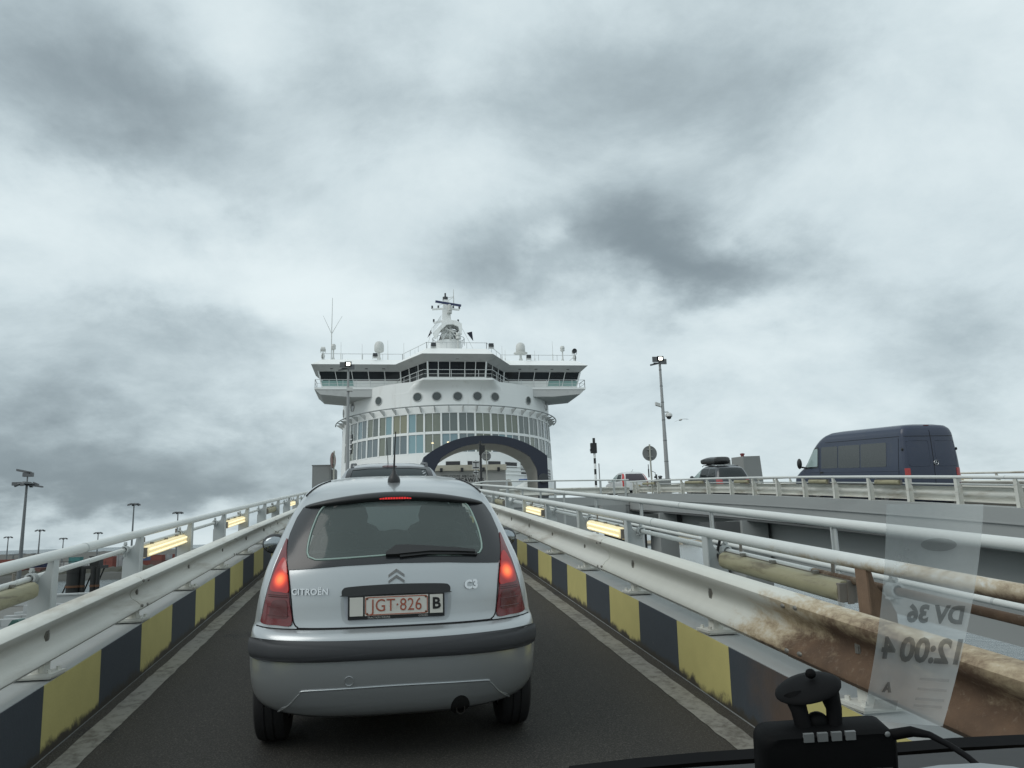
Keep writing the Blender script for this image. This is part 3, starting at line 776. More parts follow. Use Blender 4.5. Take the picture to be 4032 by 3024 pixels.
gdepth = pchip([-5, 24, 27, 34, 38, 50], [3.3, 3.4, 3.1, 2.07, 1.75, 1.5])
mb = MB(); mb.loft([[(15.1, y, Ze(y)-gdepth(y)), (15.35, y, Ze(y)-gdepth(y)), (15.35, y, Ze(y)-.92), (15.1, y, Ze(y)-.92)] for y in VY], True)
W(vd, 'girder_web', mb, GREYP)
mb = MB(); mb.loft([[(21.6, y, Ze(y)-gdepth(y)), (21.9, y, Ze(y)-gdepth(y)), (21.9, y, Ze(y)-.92), (21.6, y, Ze(y)-.92)] for y in VY], True)
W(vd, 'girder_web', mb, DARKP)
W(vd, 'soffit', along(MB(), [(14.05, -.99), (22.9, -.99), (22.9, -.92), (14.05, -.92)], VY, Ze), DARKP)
for y0, xa, xb, xd in ((38.3, 13.75, 14.75, 13.15), (29.0, 13.75, 14.9, 13.35)):
    zt = Ze(y0)-.97
    pr = MB(); pr.hexa([(xa-.12, y0-.1, WZ-1), (xb+.14, y0-.1, WZ-1), (xb+.14, y0+1.9, WZ-1), (xa-.12, y0+1.9, WZ-1), (xa+.1, y0+.1, zt), (xb, y0+.1, zt), (xb, y0+1.6, zt), (xa+.1, y0+1.6, zt)])
    W(vd, 'pier', pr, GREYP)
    W(vd, 'pile', MB().cyl((xd, y0+1.6, WZ-1), (xd, y0+1.6, zt-.1), .45, 12), DARKP)
    W(vd, 'crosshead', MB().box(xd-.5, 16.5, y0+.3, y0+1.9, zt-.5, zt-.02), DARKP)
# painted kerb on the far side of that road
y = 12.0; yel = True
while y < 44:
    obj('yellow_panel' if yel else 'black_panel', MB().hexa([(22.49, y, Zv(y)+.02), (22.49, y+.93, Zv(y+.93)+.02), (22.52, y+.93, Zv(y+.93)+.02), (22.52, y, Zv(y)+.02), (22.49, y, Ze(y)-.01), (22.49, y+.93, Ze(y+.93)-.01), (22.52, y+.93, Ze(y+.93)-.01), (22.52, y, Ze(y)-.01)]), YEL if yel else BLK, vd, vd, smooth=0)
    y += .93; yel = not yel
vg = thing('guardrail', 'cream guardrail on the viaduct in front of the blue van', 'guardrail', (14.4, 10, 1.4))
guardrail(vg, 'rail_beam', 1, 14.42, .06, .44, 2, 44, Ze, lambda y: CREAM, seg=4.0, step=2)
vr = thing('viaduct_railing', 'cream pipe railing along the near edge of the viaduct', 'railing', (14.15, 10, 1.4))
pipe(vr, 'top_rail', 14.17, .68, .045, 2, 43.9, Ze, WHITE, seg=7, n=10)
pipe(vr, 'middle_rail', 14.30, .50, .022, 2, 43.9, Ze, WHITE, seg=14, n=8)
vpm = mesh_of('post', MB().prism([(0, 0), (.17, 0), (.17, .42), (.05, .66), (0, .66)], lambda a, b, t: (a, t, b), -.008, .008).box(-.006, .006, -.05, .05, 0, .66), CREAM)
vposts = [4.5, 6.4, 8.2, 10.1, 12.0, 13.85, 15.72, 17.6, 19.46, 21.2, 23.03, 24.85, 26.7, 28.57, 30.58, 32.94, 36.0, 39.3, 42.8, 43.4]
for y in vposts: link('post', vpm, vr, (0, y-10, Ze(y)-1.4))
for i, (y0, y1) in enumerate([(8.3, 10.0), (13.9, 15.6), (19.6, 21.1), (23.2, 24.7), (28.75, 30.4), (33.2, 35.7), (39.6, 41.9)]):
    tube_light('tube_light', ['small unlit tube light on the viaduct railing, %s from the right edge' % k for k in nth][i], 14.22, y0+.2, y1-.2, Ze, .53, False, 1, 'unlit tube lights on the viaduct railing', far=True)
v2 = thing('viaduct_railing', 'far railing of the viaduct seen behind the blue van', 'railing', (22.8, 10, 1.4))
pipe(v2, 'top_rail', 22.75, .70, .04, 8, 62, Ze, CREAM, seg=9, n=8)
for i in range(28): link('post', vpm, v2, (-.06, -1+1.9*i, Ze(9+1.9*i)-1.4))
guardrail(v2, 'rail_beam', -1, 22.5, .06, .42, 8, 62, Ze, lambda y: CREAM, seg=8, step=2)
tube_light('tube_light', 'lit tube light on the far viaduct railing right of the van', 22.62, 27.2, 29.6, Ze, .52, True, 1, 'lit tube light behind the van', far=True)

# ================================================================== PLATFORM AT THE HEAD OF THE RAMPS
PZ = 3.46
pf = thing('platform', 'grey steel platform joining the ramp and the viaduct', 'platform', (9, 46, 0))
W(pf, 'deck', MB().box(2.95, 14.4, 43.95, 66, PZ-.25, PZ), asph)
W(pf, 'front_girder', MB().box(4.9, 14.0, 43.8, 44.1, 1.75, PZ+.12), GREYP)
W(pf, 'corner_plate', MB().box(14.05, 15.6, 43.85, 44.1, 1.62, 2.9), GREYP)
W(pf, 'flange', MB().box(4.85, 14.05, 43.7, 44.15, 1.62, 1.75).box(4.85, 14.05, 43.74, 44.12, PZ-.38, PZ-.33), GREYP)
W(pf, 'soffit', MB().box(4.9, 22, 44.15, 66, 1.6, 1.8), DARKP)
W(pf, 'bearing', MB().box(12.2, 13.6, 43.2, 43.8, 2.0, PZ-.4), GREYP)
W(pf, 'bearing', MB().box(5.2, 6.2, 43.3, 43.8, 1.9, PZ-.5), GREYP)
W(pf, 'side_girder', MB().box(-2.98, -2.6, 43, 66, 2.0, PZ+.1), GREYP)
W(pf, 'pillar', MB().box(13.9, 15.4, 46, 49, WZ-1, 1.7), DARKP)
W(pf, 'pillar', MB().box(5.5, 7.0, 46, 49, WZ-1, 1.7), DARKP)
pr_ = thing('platform_railing', 'white railing with guardrail along the platform edge before the ship', 'railing', (9, 44, PZ))
zl = at(1948, 1899, 44).z; zr_ = at(2392, 1891, 44).z
W(pr_, 'top_rail', MB().tube([(4.9, 44.0, zl-.05), (5.7, 44.0, zl+.05), (14.1, 44.0, zr_)], .045, 10), WHITE, 50)
for x in (5.0, 6.9, 9.7, 12.4, 13.2, 13.9): W(pr_, 'post', MB().box(x-.06, x+.06, 43.97, 44.03, PZ+.1, zl+.02), POSTP)
mb = MB(); mb.loft([[(x, 44.25-o, PZ+.28+h*.42) for o, h in WPROF]+[(x, 44.26-o, PZ+.28+h*.42) for o, h in reversed(WPROF)] for x in (6.5, 14.2)], True)
W(pr_, 'rail_beam', mb, CREAM, 40)

# ================================================================== VEHICLES
class Body:
    """lofted car shell: for every height z a plan outline with half width w, rear yr, front yf and rounded corners; local y runs forward, 0 at the rear"""
    def __init__(s, prof, m=3.0, k=2.3):
        zs = [p[0] for p in prof]; s.m, s.k = m, k; s.zs = zs
        s.w, s.yr, s.yf, s.dr, s.df = [pchip(zs, [p[i] for p in prof]) for i in range(1, 6)]
    def rear(s, x, z, off=0.0):
        def f(x, z):
            w = s.w(z); t = min(abs(x)/w, 1.0); th = math.asin(t**(s.m/2))
            return s.yr(z)+s.dr(z)*(1-max(math.cos(th), 0)**(2/s.k))
        y = f(x, z)
        if off == 0: return Vector((x, y, z))
        e = .008; sx = -1 if x > 0 else 1
        tx = Vector((sx*e, f(x+sx*e, z)-y, 0)); tz = Vector((0, f(x, z+e)-y, e))
        n = tx.cross(tz); n.normalize()
        if n.y > 0: n = -n
        return Vector((x, y, z))+n*off
    def side(s, y, z, sg, off=0.0):
        def f(y, z):
            w, yr, yf, dr, df = s.w(z), s.yr(z), s.yf(z), s.dr(z), s.df(z)
            if y < yr+dr: c = max(0., 1-(y-yr)/dr)
            elif y > yf-df: c = max(0., 1-(yf-y)/df)
            else: return w
            c = min(c, 1.)
            th = math.acos(c**(s.k/2)); return w*math.sin(th)**(2/s.m)
        x = f(y, z)
        if off == 0: return Vector((sg*x, y, z))
        e = .01
        n = Vector((0, e, 0)) + Vector((f(y+e, z)-f(y-e, z), 0, 0))*.5
        t2 = Vector((f(y, z+e)-f(y, z-e), 0, 2*e)); t1 = Vector((f(y+e, z)-f(y-e, z), 2*e, 0))
        n = t1.cross(t2); n.normalize()
        if n.x < 0: n = -n
        return Vector((sg*(x+n.x*off), y+n.y*off, z+n.z*off))
    def ring(s, z, q=12, side=14, inset=0.0):
        w, yr, yf, dr, df = s.w(z)-inset, s.yr(z)+inset, s.yf(z)-inset, s.dr(z), s.df(z)
        half = []
        for i in range(q+1):
            th = PI/2*i/q; half.append((w*math.sin(th)**(2/s.m), yr+dr*(1-max(0, math.cos(th))**(2/s.k))))
        y0, y1 = yr+dr, yf-df
        for i in range(1, side): half.append((w, y0+(y1-y0)*i/side))
        for i in range(q, -1, -1):
            th = PI/2*i/q; half.append((w*math.sin(th)**(2/s.m), yf-df*(1-max(0, math.cos(th))**(2/s.k))))
        pts = [(x, y, z) for x, y in half]+[(-x, y, z) for x, y in reversed(half[1:-1])]
        return pts
    def shell(s, levels, skip=None, inset=0.0, q=12, side=14, cap=True, arches=None):
        rings = [s.ring(z, q, side, inset) for z in levels]; n = len(rings[0]); mb = MB()
        vs = [p for r in rings for p in r]; fs = []
        for i in range(len(rings)-1):
            for k in range(n):
                k2 = (k+1) % n; f = (i*n+k, i*n+k2, (i+1)*n+k2, (i+1)*n+k)
                c = [sum(vs[j][a] for j in f)/4 for a in range(3)]
                if skip and skip(*c): continue
                fs.append(f)
        if cap:
            fs.append(tuple((len(rings)-1)*n+k for k in range(n)))
        fs.append(tuple(reversed(range(n))))
        return mb.add(vs, fs)
def smooth_loop(pts, n=48, closed=True):
    """Catmull-Rom through 2-D points"""
    out = []; L = len(pts)
    per = max(2, n//L)
    for i in range(L if closed else L-1):
        p0, p1, p2, p3 = (pts[(i-1) % L] if closed or i > 0 else pts[i]), pts[i], pts[(i+1) % L], (pts[(i+2) % L] if closed or i+2 < L else pts[(i+1) % L])
        for j in range(per):
            t = j/per
            out.append(tuple(.5*(2*p1[a]+(p2[a]-p0[a])*t+(2*p0[a]-5*p1[a]+4*p2[a]-p3[a])*t*t+(3*p1[a]-p0[a]-3*p2[a]+p3[a])*t**3) for a in (0, 1)))
    if not closed: out.append(pts[-1])
    return out
def rounded(poly, r, k=4):
    out = []; n = len(poly)
    for i in range(n):
        p0, p1, p2 = Vector(poly[i-1]), Vector(poly[i]), Vector(poly[(i+1) % n])
        a = (p0-p1); b = (p2-p1); ra = min(r, a.length*.45, b.length*.45)
        a = p1+a.normalized()*ra; b = p1+b.normalized()*ra
        for j in range(k+1):
            t = j/k; q = a*(1-t)**2+p1*2*t*(1-t)+b*t*t; out.append((q.x, q.y))
    return out
def dense(poly, step=.05):
    out = []; n = len(poly)
    for i in range(n):
        a, b = Vector(poly[i]), Vector(poly[(i+1) % n]); k = max(1, int((b-a).length/step))
        out += [tuple(a+(b-a)*j/k) for j in range(k)]
    return out
def fill(fn, loop, off, rings=5, thick=.012):
    """patch of the body surface inside a loop, slightly proud of it, with a rim that goes down into the body"""
    cx = sum(p[0] for p in loop)/len(loop); cz = sum(p[1] for p in loop)/len(loop); n = len(loop); mb = MB()
    vs = [fn(cx, cz, off)]; fs = []
    for r in range(1, rings+1):
        t = r/rings
        vs += [fn(cx+(p[0]-cx)*t, cz+(p[1]-cz)*t, off) for p in loop]
    for k in range(n):
        k2 = (k+1) % n; fs.append((0, 1+k, 1+k2))
        for r in range(rings-1): fs.append((1+r*n+k, 1+(r+1)*n+k, 1+(r+1)*n+k2, 1+r*n+k2))
    b = 1+(rings-1)*n; vs += [fn(p[0], p[1], off-thick) for p in loop]
    for k in range(n): fs.append((b+k, b+n+k, b+n+(k+1) % n, b+(k+1) % n))
    return mb.add(vs, fs)
def annulus(fn, outer, inner, off, steps=3, thick=.01):
    n = len(outer); mb = MB(); vs = []; fs = []
    for r in range(steps+1):
        t = r/steps; vs += [fn(o[0]+(i[0]-o[0])*t, o[1]+(i[1]-o[1])*t, off) for o, i in zip(outer, inner)]
    for r in range(steps):
        for k in range(n): fs.append((r*n+k, r*n+(k+1) % n, (r+1)*n+(k+1) % n, (r+1)*n+k))
    b = len(vs); vs += [fn(o[0], o[1], off-thick) for o in outer]
    for k in range(n): fs.append((b+k, b+(k+1) % n, (k+1) % n, k))
    b = len(vs); vs += [fn(o[0], o[1], off-thick) for o in inner]; a0 = steps*n
    for k in range(n): fs.append((a0+k, a0+(k+1) % n, b+(k+1) % n, b+k))
    return mb.add(vs, fs)
def resample(loop, n):
    L = [0]; m_ = len(loop)
    for i in range(m_): L.append(L[-1]+math.dist(loop[i], loop[(i+1) % m_]))
    out = []; j = 0
    for k in range(n):
        d = L[-1]*k/n
        while L[j+1] < d: j += 1
        t = (d-L[j])/(L[j+1]-L[j]); a, b = loop[j], loop[(j+1) % m_]; out.append((a[0]+(b[0]-a[0])*t, a[1]+(b[1]-a[1])*t))
    return out
def matched(outer, inner, n=72):
    """both loops sampled at the same angles about the inner loop's centre"""
    cx = sum(p[0] for p in inner)/len(inner); cz = sum(p[1] for p in inner)/len(inner)
    def hit(loop, a):
        d = (math.cos(a), math.sin(a)); best = None
        for i in range(len(loop)):
            p, q_ = loop[i], loop[(i+1) % len(loop)]; ex, ez = q_[0]-p[0], q_[1]-p[1]
            den = d[0]*ez-d[1]*ex
            if abs(den) < 1e-9: continue
            t = ((p[0]-cx)*ez-(p[1]-cz)*ex)/den; u = ((p[0]-cx)*d[1]-(p[1]-cz)*d[0])/den
            if t > 0 and -1e-6 <= u <= 1+1e-6 and (best is None or t < best): best = t
        return (cx+d[0]*best, cz+d[1]*best)
    an = sorted(math.atan2(p[1]-cz, p[0]-cx) for p in resample(outer, n))
    return [hit(outer, a) for a in an], [hit(inner, a) for a in an]
def wheel(parent, x, y, r, w, s, rim, spokes=7):
    """tyre with tread grooves, rim with spokes; s = outer side"""
    t = obj('wheel', MB().lathe([(r*.62, -w/2), (r*.9, -w/2), (r*.97, -w*.44), (r, -w*.34), (r, -w*.16), (r*.975, -w*.15), (r*.975, -w*.11), (r, -w*.10), (r, w*.10), (r*.975, w*.11), (r*.975, w*.15), (r, w*.16), (r, w*.34), (r*.97, w*.44), (r*.9, w/2), (r*.62, w/2)], 28, (0, 0, 0), 'x'), BLACKR, parent, loc=(x, y, r))
    mb = MB().lathe([(r*.64, s*w*.5), (r*.60, s*w*.42), (r*.58, s*w*.2), (r*.60, -s*w*.45)], 24, (0, 0, 0), 'x')
    for i in range(spokes):
        a = 2*PI*i/spokes; mb.bar((s*w*.38, 0, 0), (s*w*.36, math.cos(a)*r*.6, math.sin(a)*r*.6), .05, .03, up=(1, 0, 0))
    mb.lathe([(0, s*w*.44), (r*.16, s*w*.44), (r*.16, s*w*.3)], 12, (0, 0, 0), 'x')
    obj('rim', mb, rim, t)
RIM = M('grey_alloy_rim', (.30, .30, .30), .4, metal=.7, var=.1)
CHROME = M('chrome_trim', (.62, .63, .64), .22, metal=.9, var=.05)
REDL = M('red_lamp_lens', (.135, .006, .010), .18, coat=.7, var=.2, vscale=30, obj_space=True)
DARKRED = M('dark_red_lens', (.085, .008, .010), .2, coat=.7, var=.2, vscale=30)
GLASSD = glassy('dark_tinted_glass', (.30, .36, .36), .72, .04)
GLASSX = glassy('very_dark_glass', (.12, .14, .15), .9, .05)
PALEG = M('sky_pale_opaque_glass', (.34, .43, .42), .12, coat=.4, var=.12, vscale=3)  # opaque; sky brightness seen through the window is put into the colour
INTER = M('charcoal_upholstery', (.030, .034, .036), .9, var=.2, vscale=6)
UNDER = M('black_underbody', (.008, .008, .008), .9, var=.2)
def car_paint(name, col, metal=.0, rough=.3, coat=.6, grime=(.10, .095, .085), gamt=.1):
    return M(name, col, rough, metal=metal, var=.04, vscale=1.5, coat=coat, grime=grime, gamt=gamt, gscale=2.2, bump=.02, bscale=400, obj_space=True)
def lamp_glow(name, centre, core, radius, strength):
    """a brake lamp behind its ribbed lens: brightest at the bulb"""
    m = bpy.data.materials.new(name); m.use_nodes = True; q = G(m.node_tree); b = m.node_tree.nodes['Principled BSDF']
    P = q.n('ShaderNodeTexCoord').outputs['Object']
    d = q.vmath('LENGTH', q.vmath('SUBTRACT', P, centre))
    f = q.step(d, radius, 0.0)
    wv_ = q.n('ShaderNodeTexWave'); q.put(wv_.inputs[0], P); wv_.inputs['Scale'].default_value = 55; wv_.inputs['Distortion'].default_value = .6
    f2 = q.math('MULTIPLY', f, q.math('MULTIPLY_ADD', wv_.outputs[1], .25, .8))
    q.put(b.inputs['Base Color'], (.35, .012, .012, 1)); b.inputs['Roughness'].default_value = .15; b.inputs['Coat Weight'].default_value = .6
    q.put(b.inputs['Emission Color'], q.mix(f2, (.75, .02, .015), core)); q.put(b.inputs['Emission Strength'], q.math('MULTIPLY_ADD', f2, strength, .07))
    return m

# ---------------------------------------------------------------- silver hatchback ahead
SLOPE = math.atan2(Zr(7.5)-Zr(5), 2.5)
CX, CY = .073, 4.62
car = thing('hatchback_car', 'silver five-door hatchback with brake lights on, straight ahead on the ramp', 'car', (CX, CY, Zr(CY)), (SLOPE, 0, 0))
SILV = car_paint('silver_car_paint', (.42, .445, .455), metal=.6, rough=.30, coat=.7, grime=(.30, .30, .29), gamt=.12)
SILV2 = car_paint('silver_bumper_paint', (.36, .38, .39), metal=.55, rough=.38, coat=.4, grime=(.25, .25, .24), gamt=.15)
#        z     w     yr    yf    dr    df
CP = [(.24, .70, .17, 3.80, .40, .5), (.29, .785, .085, 3.90, .42, .6), (.36, .826, .042, 3.95, .42, .6), (.46, .842, .012, 3.97, .42, .6), (.58, .845, .0, 3.97, .42, .6), (.68, .842, .008, 3.95, .42, .6),
      (.72, .838, .030, 3.93, .42, .6), (.745, .832, .085, 3.90, .40, .6), (.80, .824, .100, 3.82, .38, .6), (.92, .803, .115, 3.55, .36, .6), (1.06, .766, .150, 3.05, .34, .6),
      (1.20, .712, .245, 2.72, .34, .5), (1.32, .664, .345, 2.52, .34, .5), (1.42, .615, .435, 2.34, .34, .5), (1.48, .580, .52, 2.20, .36, .5), (1.52, .548, .68, 2.05, .40, .5),
      (1.548, .500, .86, 1.95, .42, .45), (1.565, .43, 1.04, 1.85, .40, .4), (1.577, .33, 1.20, 1.75, .28, .3), (1.582, .16, 1.35, 1.60, .14, .12)]
cb = Body(CP)
lev = [.24, .265, .29, .32, .36, .41, .46, .52, .58, .63, .68, .70, .72, .7325, .745, .77, .80, .86, .92, .99, 1.03, 1.06, 1.10, 1.15, 1.20, 1.25, 1.30, 1.35, 1.40, 1.44, 1.48, 1.50, 1.52, 1.535, 1.548, 1.557, 1.565, 1.572, 1.577, 1.580, 1.582]
def c_skip(x, y, z):
    if 1.10 < z < 1.43 and y < 1.0 and abs(x) < .52-.09*(z-1.1): return True                  # rear window
    if 1.06 < z < 1.44 and y > 2.15 and abs(x) < .56-.2*(z-1.06): return True                 # windscreen
    if 1.06 < z < 1.42 and .75 < y < 2.55-(z-1.06)*1.0 and abs(x) > .55 and not 1.45 < y < 1.55: return True
    if z < .62 and abs(x) > .5 and (math.hypot(y-.68, z-.30) < .335 or math.hypot(y-3.15, z-.30) < .335): return True
    return False
obj('body', cb.shell(lev, c_skip, q=20, side=24), SILV, car, smooth=40)
def c_skip2(x, y, z): return c_skip(x, y, z) or z < .34
obj('cabin_lining', cb.shell(lev[3:-4], c_skip2, inset=.035, q=14, side=20), INTER, car)
obj('underbody', MB().box(-.55, .55, .45, 3.7, .19, .30), UNDER, car)
R = cb.rear
# bumper: rub strip, lower insert, towing cap, exhaust
strip = smooth_loop([(-.815, .665), (-.80, .690), (-.6, .695), (0, .69), (.6, .695), (.80, .690), (.815, .665), (.81, .61), (.79, .584), (.6, .585), (0, .590), (-.6, .585), (-.79, .584), (-.81, .61)], 84)
def bstrip(x, z, off):
    t = max(0.0, 1-abs((z-.638)/.056)**2.5); return R(x, z, off*(.35+.65*t) if off > 0 else off)
bump = obj('rub_strip', fill(bstrip, strip, .026, 6, .04), M('charcoal_bumper_plastic', (.035, .037, .041), .6, var=.1, vscale=5, bump=.1, bscale=300), car)
ins = smooth_loop([(-.63, .30), (-.585, .345), (-.53, .405), (-.47, .426), (0, .437), (.47, .426), (.53, .405), (.585, .345), (.63, .30), (.3, .275), (-.3, .275)], 66)
obj('lower_insert', fill(R, ins, .005, 6, .012), SILV2, car)
obj('insert_crease', MB().tube([R(x, z, .003) for x, z in smooth_loop([(-.66, .285), (-.585, .348), (-.53, .41), (-.47, .431), (0, .442), (.47, .431), (.53, .41), (.585, .348), (.66, .285)], 60, False)], .0045, 8), SILV, car, smooth=60)
obj('towing_cap', MB().tube([R(-.26+.025*math.cos(a*PI/9), .435+.045+.025*math.sin(a*PI/9), .003) for a in range(18)], .0022, 6, True), SILV2, car)
obj('exhaust_notch', fill(R, [(.358+.055*math.cos(a*PI/12), .285+.072*math.sin(a*PI/12)) for a in range(24)], .006, 3), UNDER, car)
obj('exhaust_pipe', MB().lathe([(.026, .02), (.026, -.06), (.022, -.06), (.020, .02), (0, .02)], 16, (.362, .17, .262), 'y').xf(lambda x, y, z: (x, y, z)), M('sooty_exhaust', (.05, .046, .042), .6, metal=.7, var=.3), car)
# tailgate seams
SEAM = M('panel_gap', (.006, .006, .007), .8, var=.1)
seam = [(-.618, 1.06), (-.60, .95), (-.583, .82), (-.572, .775), (-.55, .755), (-.5, .750), (0, .749), (.5, .750), (.55, .755), (.572, .775), (.583, .82), (.60, .95), (.618, 1.06)]
obj('tailgate_seam', MB().tube([R(x, z, -.001) for x, z in smooth_loop(seam, 90, False)], .0045, 6), SEAM, car, smooth=60)
obj('bumper_seam', MB().tube([R(x, .747-.004*abs(x), .002) for x in [i*.04-.8 for i in range(41)]], .004, 6), SEAM, car, smooth=60)
# rear window with black surround
outer = dense([(-.618, 1.062), (-.3, 1.083), (0, 1.09), (.3, 1.083), (.618, 1.062), (.640, 1.16), (.636, 1.24), (.602, 1.34), (.560, 1.41), (.3, 1.455), (0, 1.468), (-.3, 1.455), (-.560, 1.41), (-.602, 1.34), (-.636, 1.24), (-.640, 1.16)], .05)
inner = rounded([(-.528, 1.108), (0, 1.130), (.528, 1.108), (.512, 1.26), (.452, 1.428), (0, 1.448), (-.452, 1.428), (-.512, 1.26)], .075, 5)
o2, i2 = matched(outer, dense(inner, .03), 96)
GBLACK = M('black_glass_border', (.016, .018, .021), .22, var=.1, coat=.2)
obj('rear_window_border', annulus(R, o2, i2, .005, 4), GBLACK, car)
rw = obj('rear_window', fill(R, i2, .003, 6, .004), glassy('hatchback_rear_glass', (.66, .76, .74), .52, .04, (.105, .128, .124)), car)
obj('demister_edge', MB().tube([R(x*.985, 1.27+(z-1.27)*.975, .006) for x, z in i2], .0055, 6, True), M('pale_green_glass_edge', (.30, .40, .36), .4), rw, smooth=60)
# spoiler
def lens(u, v):
    x = -.556+1.112*u; e = max(0., 1-abs(x/.556)**2.2)
    zc = 1.408+.056*(1-abs(x/.556)**1.8); b_ = R(x, zc)
    a = 2*PI*v; hh = .006+.024*e**.6; dd = .012+.05*e**.5
    return (x, b_.y-.010+dd*math.cos(a)*.9, zc+hh*math.sin(a))
obj('spoiler', MB().grid(lens, 40, 16), BLACKP, car, smooth=60)
LEDR = M('third_brake_light', (.4, .01, .01), .3, emit=(1, .05, .05), es=.55, var=.5, vscale=60, obj_space=True)
def spy(x): return R(x, 1.408+.056*(1-abs(x/.556)**1.8)).y-.058
brk = obj('third_brake_light', MB().box(-.10, .10, spy(0)-.004, spy(0)+.012, 1.447, 1.462), BLACKP, car)
for i in range(12): obj('light_segment', MB().box(-.098+i*.0165, -.098+i*.0165+.0125, spy(0)-.008, spy(0), 1.4485, 1.4605), LEDR, brk)
# tail lamps
for s in (-1, 1):
    L = [(.585, .770), (.60, .90), (.620, 1.06), (.636, 1.16), (.643, 1.225), (.668, 1.16), (.700, 1.06), (.728, .95), (.752, .83), (.762, .768), (.67, .762)]
    loop = smooth_loop([(s*a, b) for a, b in L], 88)
    tl = obj('tail_light', fill(R, loop, .010, 7, .02), REDL, car, smooth=50)
    lc = smooth_loop([(s*a, b) for a, b in [(.606, .945), (.616, 1.03), (.628, 1.10), (.650, 1.12), (.678, 1.075), (.70, 1.02), (.712, .965), (.70, .945), (.65, .942)]], 72)
    cc = R(s*.655, 1.01, .012)
    obj('brake_lamp', fill(R, lc, .014, 6, .01), lamp_glow('brake_lamp_glow_'+('r' if s > 0 else 'l'), (cc.x, cc.y, cc.z), (1, .22, .05), .068, 1.6), tl, smooth=50)
    for zz in (.925, .915, .86, .815): obj('lens_rib', MB().tube([R(s*(.598+.02*(zz-.8)*5+(.125-.1*(zz-.8))*i/8), zz, .0125) for i in range(9)], .0022, 5), DARKRED, tl)
    ld = rounded([(s*.604, .80), (s*.612, .90), (s*.66, .905), (s*.70, .89), (s*.715, .80)], .02)
    obj('indicator_lamp', fill(R, ld, .0135, 4, .01), DARKRED, tl, smooth=50)
    obj('chrome_edge', MB().tube([R(s*a, b, .006) for a, b in smooth_loop([(.668, 1.17), (.706, 1.06), (.736, .95), (.760, .83), (.770, .77)], 40, False)], .004, 6), CHROME, tl, smooth=60)
# handle bar, recess, number plate
hb = smooth_loop([(-.305, .925), (-.30, .955), (-.25, .968), (0, .975), (.25, .968), (.30, .955), (.305, .925), (.29, .918), (0, .922), (-.29, .918)], 60)
obj('tailgate_handle', fill(R, hb, .022, 4, .04), BLACKP, car)
rc = rounded([(-.285, .785), (.285, .785), (.300, .925), (-.300, .925)], .035, 4)
obj('plate_recess', annulus(R, *matched(dense(rounded([(-.305, .766), (.305, .766), (.318, .93), (-.318, .93)], .045, 4), .04), dense(rc, .04), 64), .002, 2), SILV2, car)
obj('recess_panel', fill(R, dense(rc, .05), .0035, 3), M('recess_shadow_silver', (.36, .38, .41), .4, metal=.4, var=.05), car)
py = R(0, .86).y-.014
pl = obj('plate_holder', MB().box(-.272, .272, py-.008, py+.03, .792, .922), BLACKP, car)
PW = M('plate_white', (.62, .61, .56), .5, var=.08, vscale=8, grime=(.36, .32, .26), gamt=.25, gscale=9, obj_space=True)
obj('number_plate', MB().box(-.178, .178, py-.013, py-.008, .812, .917), PW, pl)
obj('blank_panel', MB().box(-.262, -.188, py-.012, py-.008, .812, .915), PW, pl)
obj('country_panel', MB().box(.188, .262, py-.012, py-.008, .812, .915), PW, pl)
PRED = M('plate_red_ink', (.34, .10, .06), .6, var=.35, vscale=40, obj_space=True); PBLK = M('plate_black_ink', (.012, .012, .012), .6)
def stand(mb, x, y, z): return mb.xf(lambda a, b, c: (x+a, y-c, z+b))
obj('plate_lettering', stand(text_mb('JGT·826', .098, .0010, spacing=1.02).xf(lambda a, b, c: (a*.86, b, c)), 0.0, py-.014, .864), PRED, pl, smooth=0)
obj('plate_border', annulus(lambda x, z, off: Vector((x, py-.0135-off, z)), *matched(dense(rounded([(-.176, .814), (.176, .814), (.176, .915), (-.176, .915)], .008, 3), .02), dense(rounded([(-.171, .819), (.171, .819), (.171, .910), (-.171, .910)], .008, 3), .02), 60), .0006, 1, .001), PRED, pl)
obj('country_letter', stand(text_mb('B', .088, .001, bold=.0025), .225, py-.0135, .864), PBLK, pl, smooth=0)
IVORY = M('ivory_ink', (.5, .5, .48), .5)
obj('dealer_lettering', stand(text_mb('TRACTION WAVRE', .0145, .0006), -.10, py-.0092, .8005), IVORY, pl, smooth=0)
obj('dealer_lettering', stand(text_mb('CITROËN', .0125, .0006), .15, py-.0092, .8005), IVORY, pl, smooth=0)
for a in (-.165, .165):
    for b_ in (.823, .906): obj('plate_screw', MB().ball((a, py-.014, b_), (.006, .003, .006), 8, 5), RUSTB, pl)
# badges
for k, zc in enumerate((1.022, 1.055)):
    mb = MB()
    for s in (-1, 1):
        y0 = R(0, zc).y-.010
        mb.hexa([(0, y0, zc-.012), (s*.046, R(.046, zc-.03).y-.008, zc-.042), (s*.046, R(.046, zc-.03).y+.004, zc-.042), (0, y0+.014, zc-.012), (0, y0, zc+.006), (s*.046, R(.046, zc-.03).y-.008, zc-.026), (s*.046, R(.046, zc-.03).y+.004, zc-.026), (0, y0+.014, zc+.006)])
    obj('badge_chevron', mb, CHROME, car, smooth=0)
def on_tail(mb, x, z): return mb.xf(lambda a, b, c: tuple(R(x+a, z+b, .006+c)))
obj('badge_lettering', on_tail(text_mb('CITROËN', .046, .004, bold=.0012, spacing=1.08), -.485, .944), CHROME, car, smooth=0)
obj('badge_lettering', on_tail(text_mb('C3', .064, .004, bold=.0035, spacing=1.05), .432, .952), CHROME, car, smooth=0)
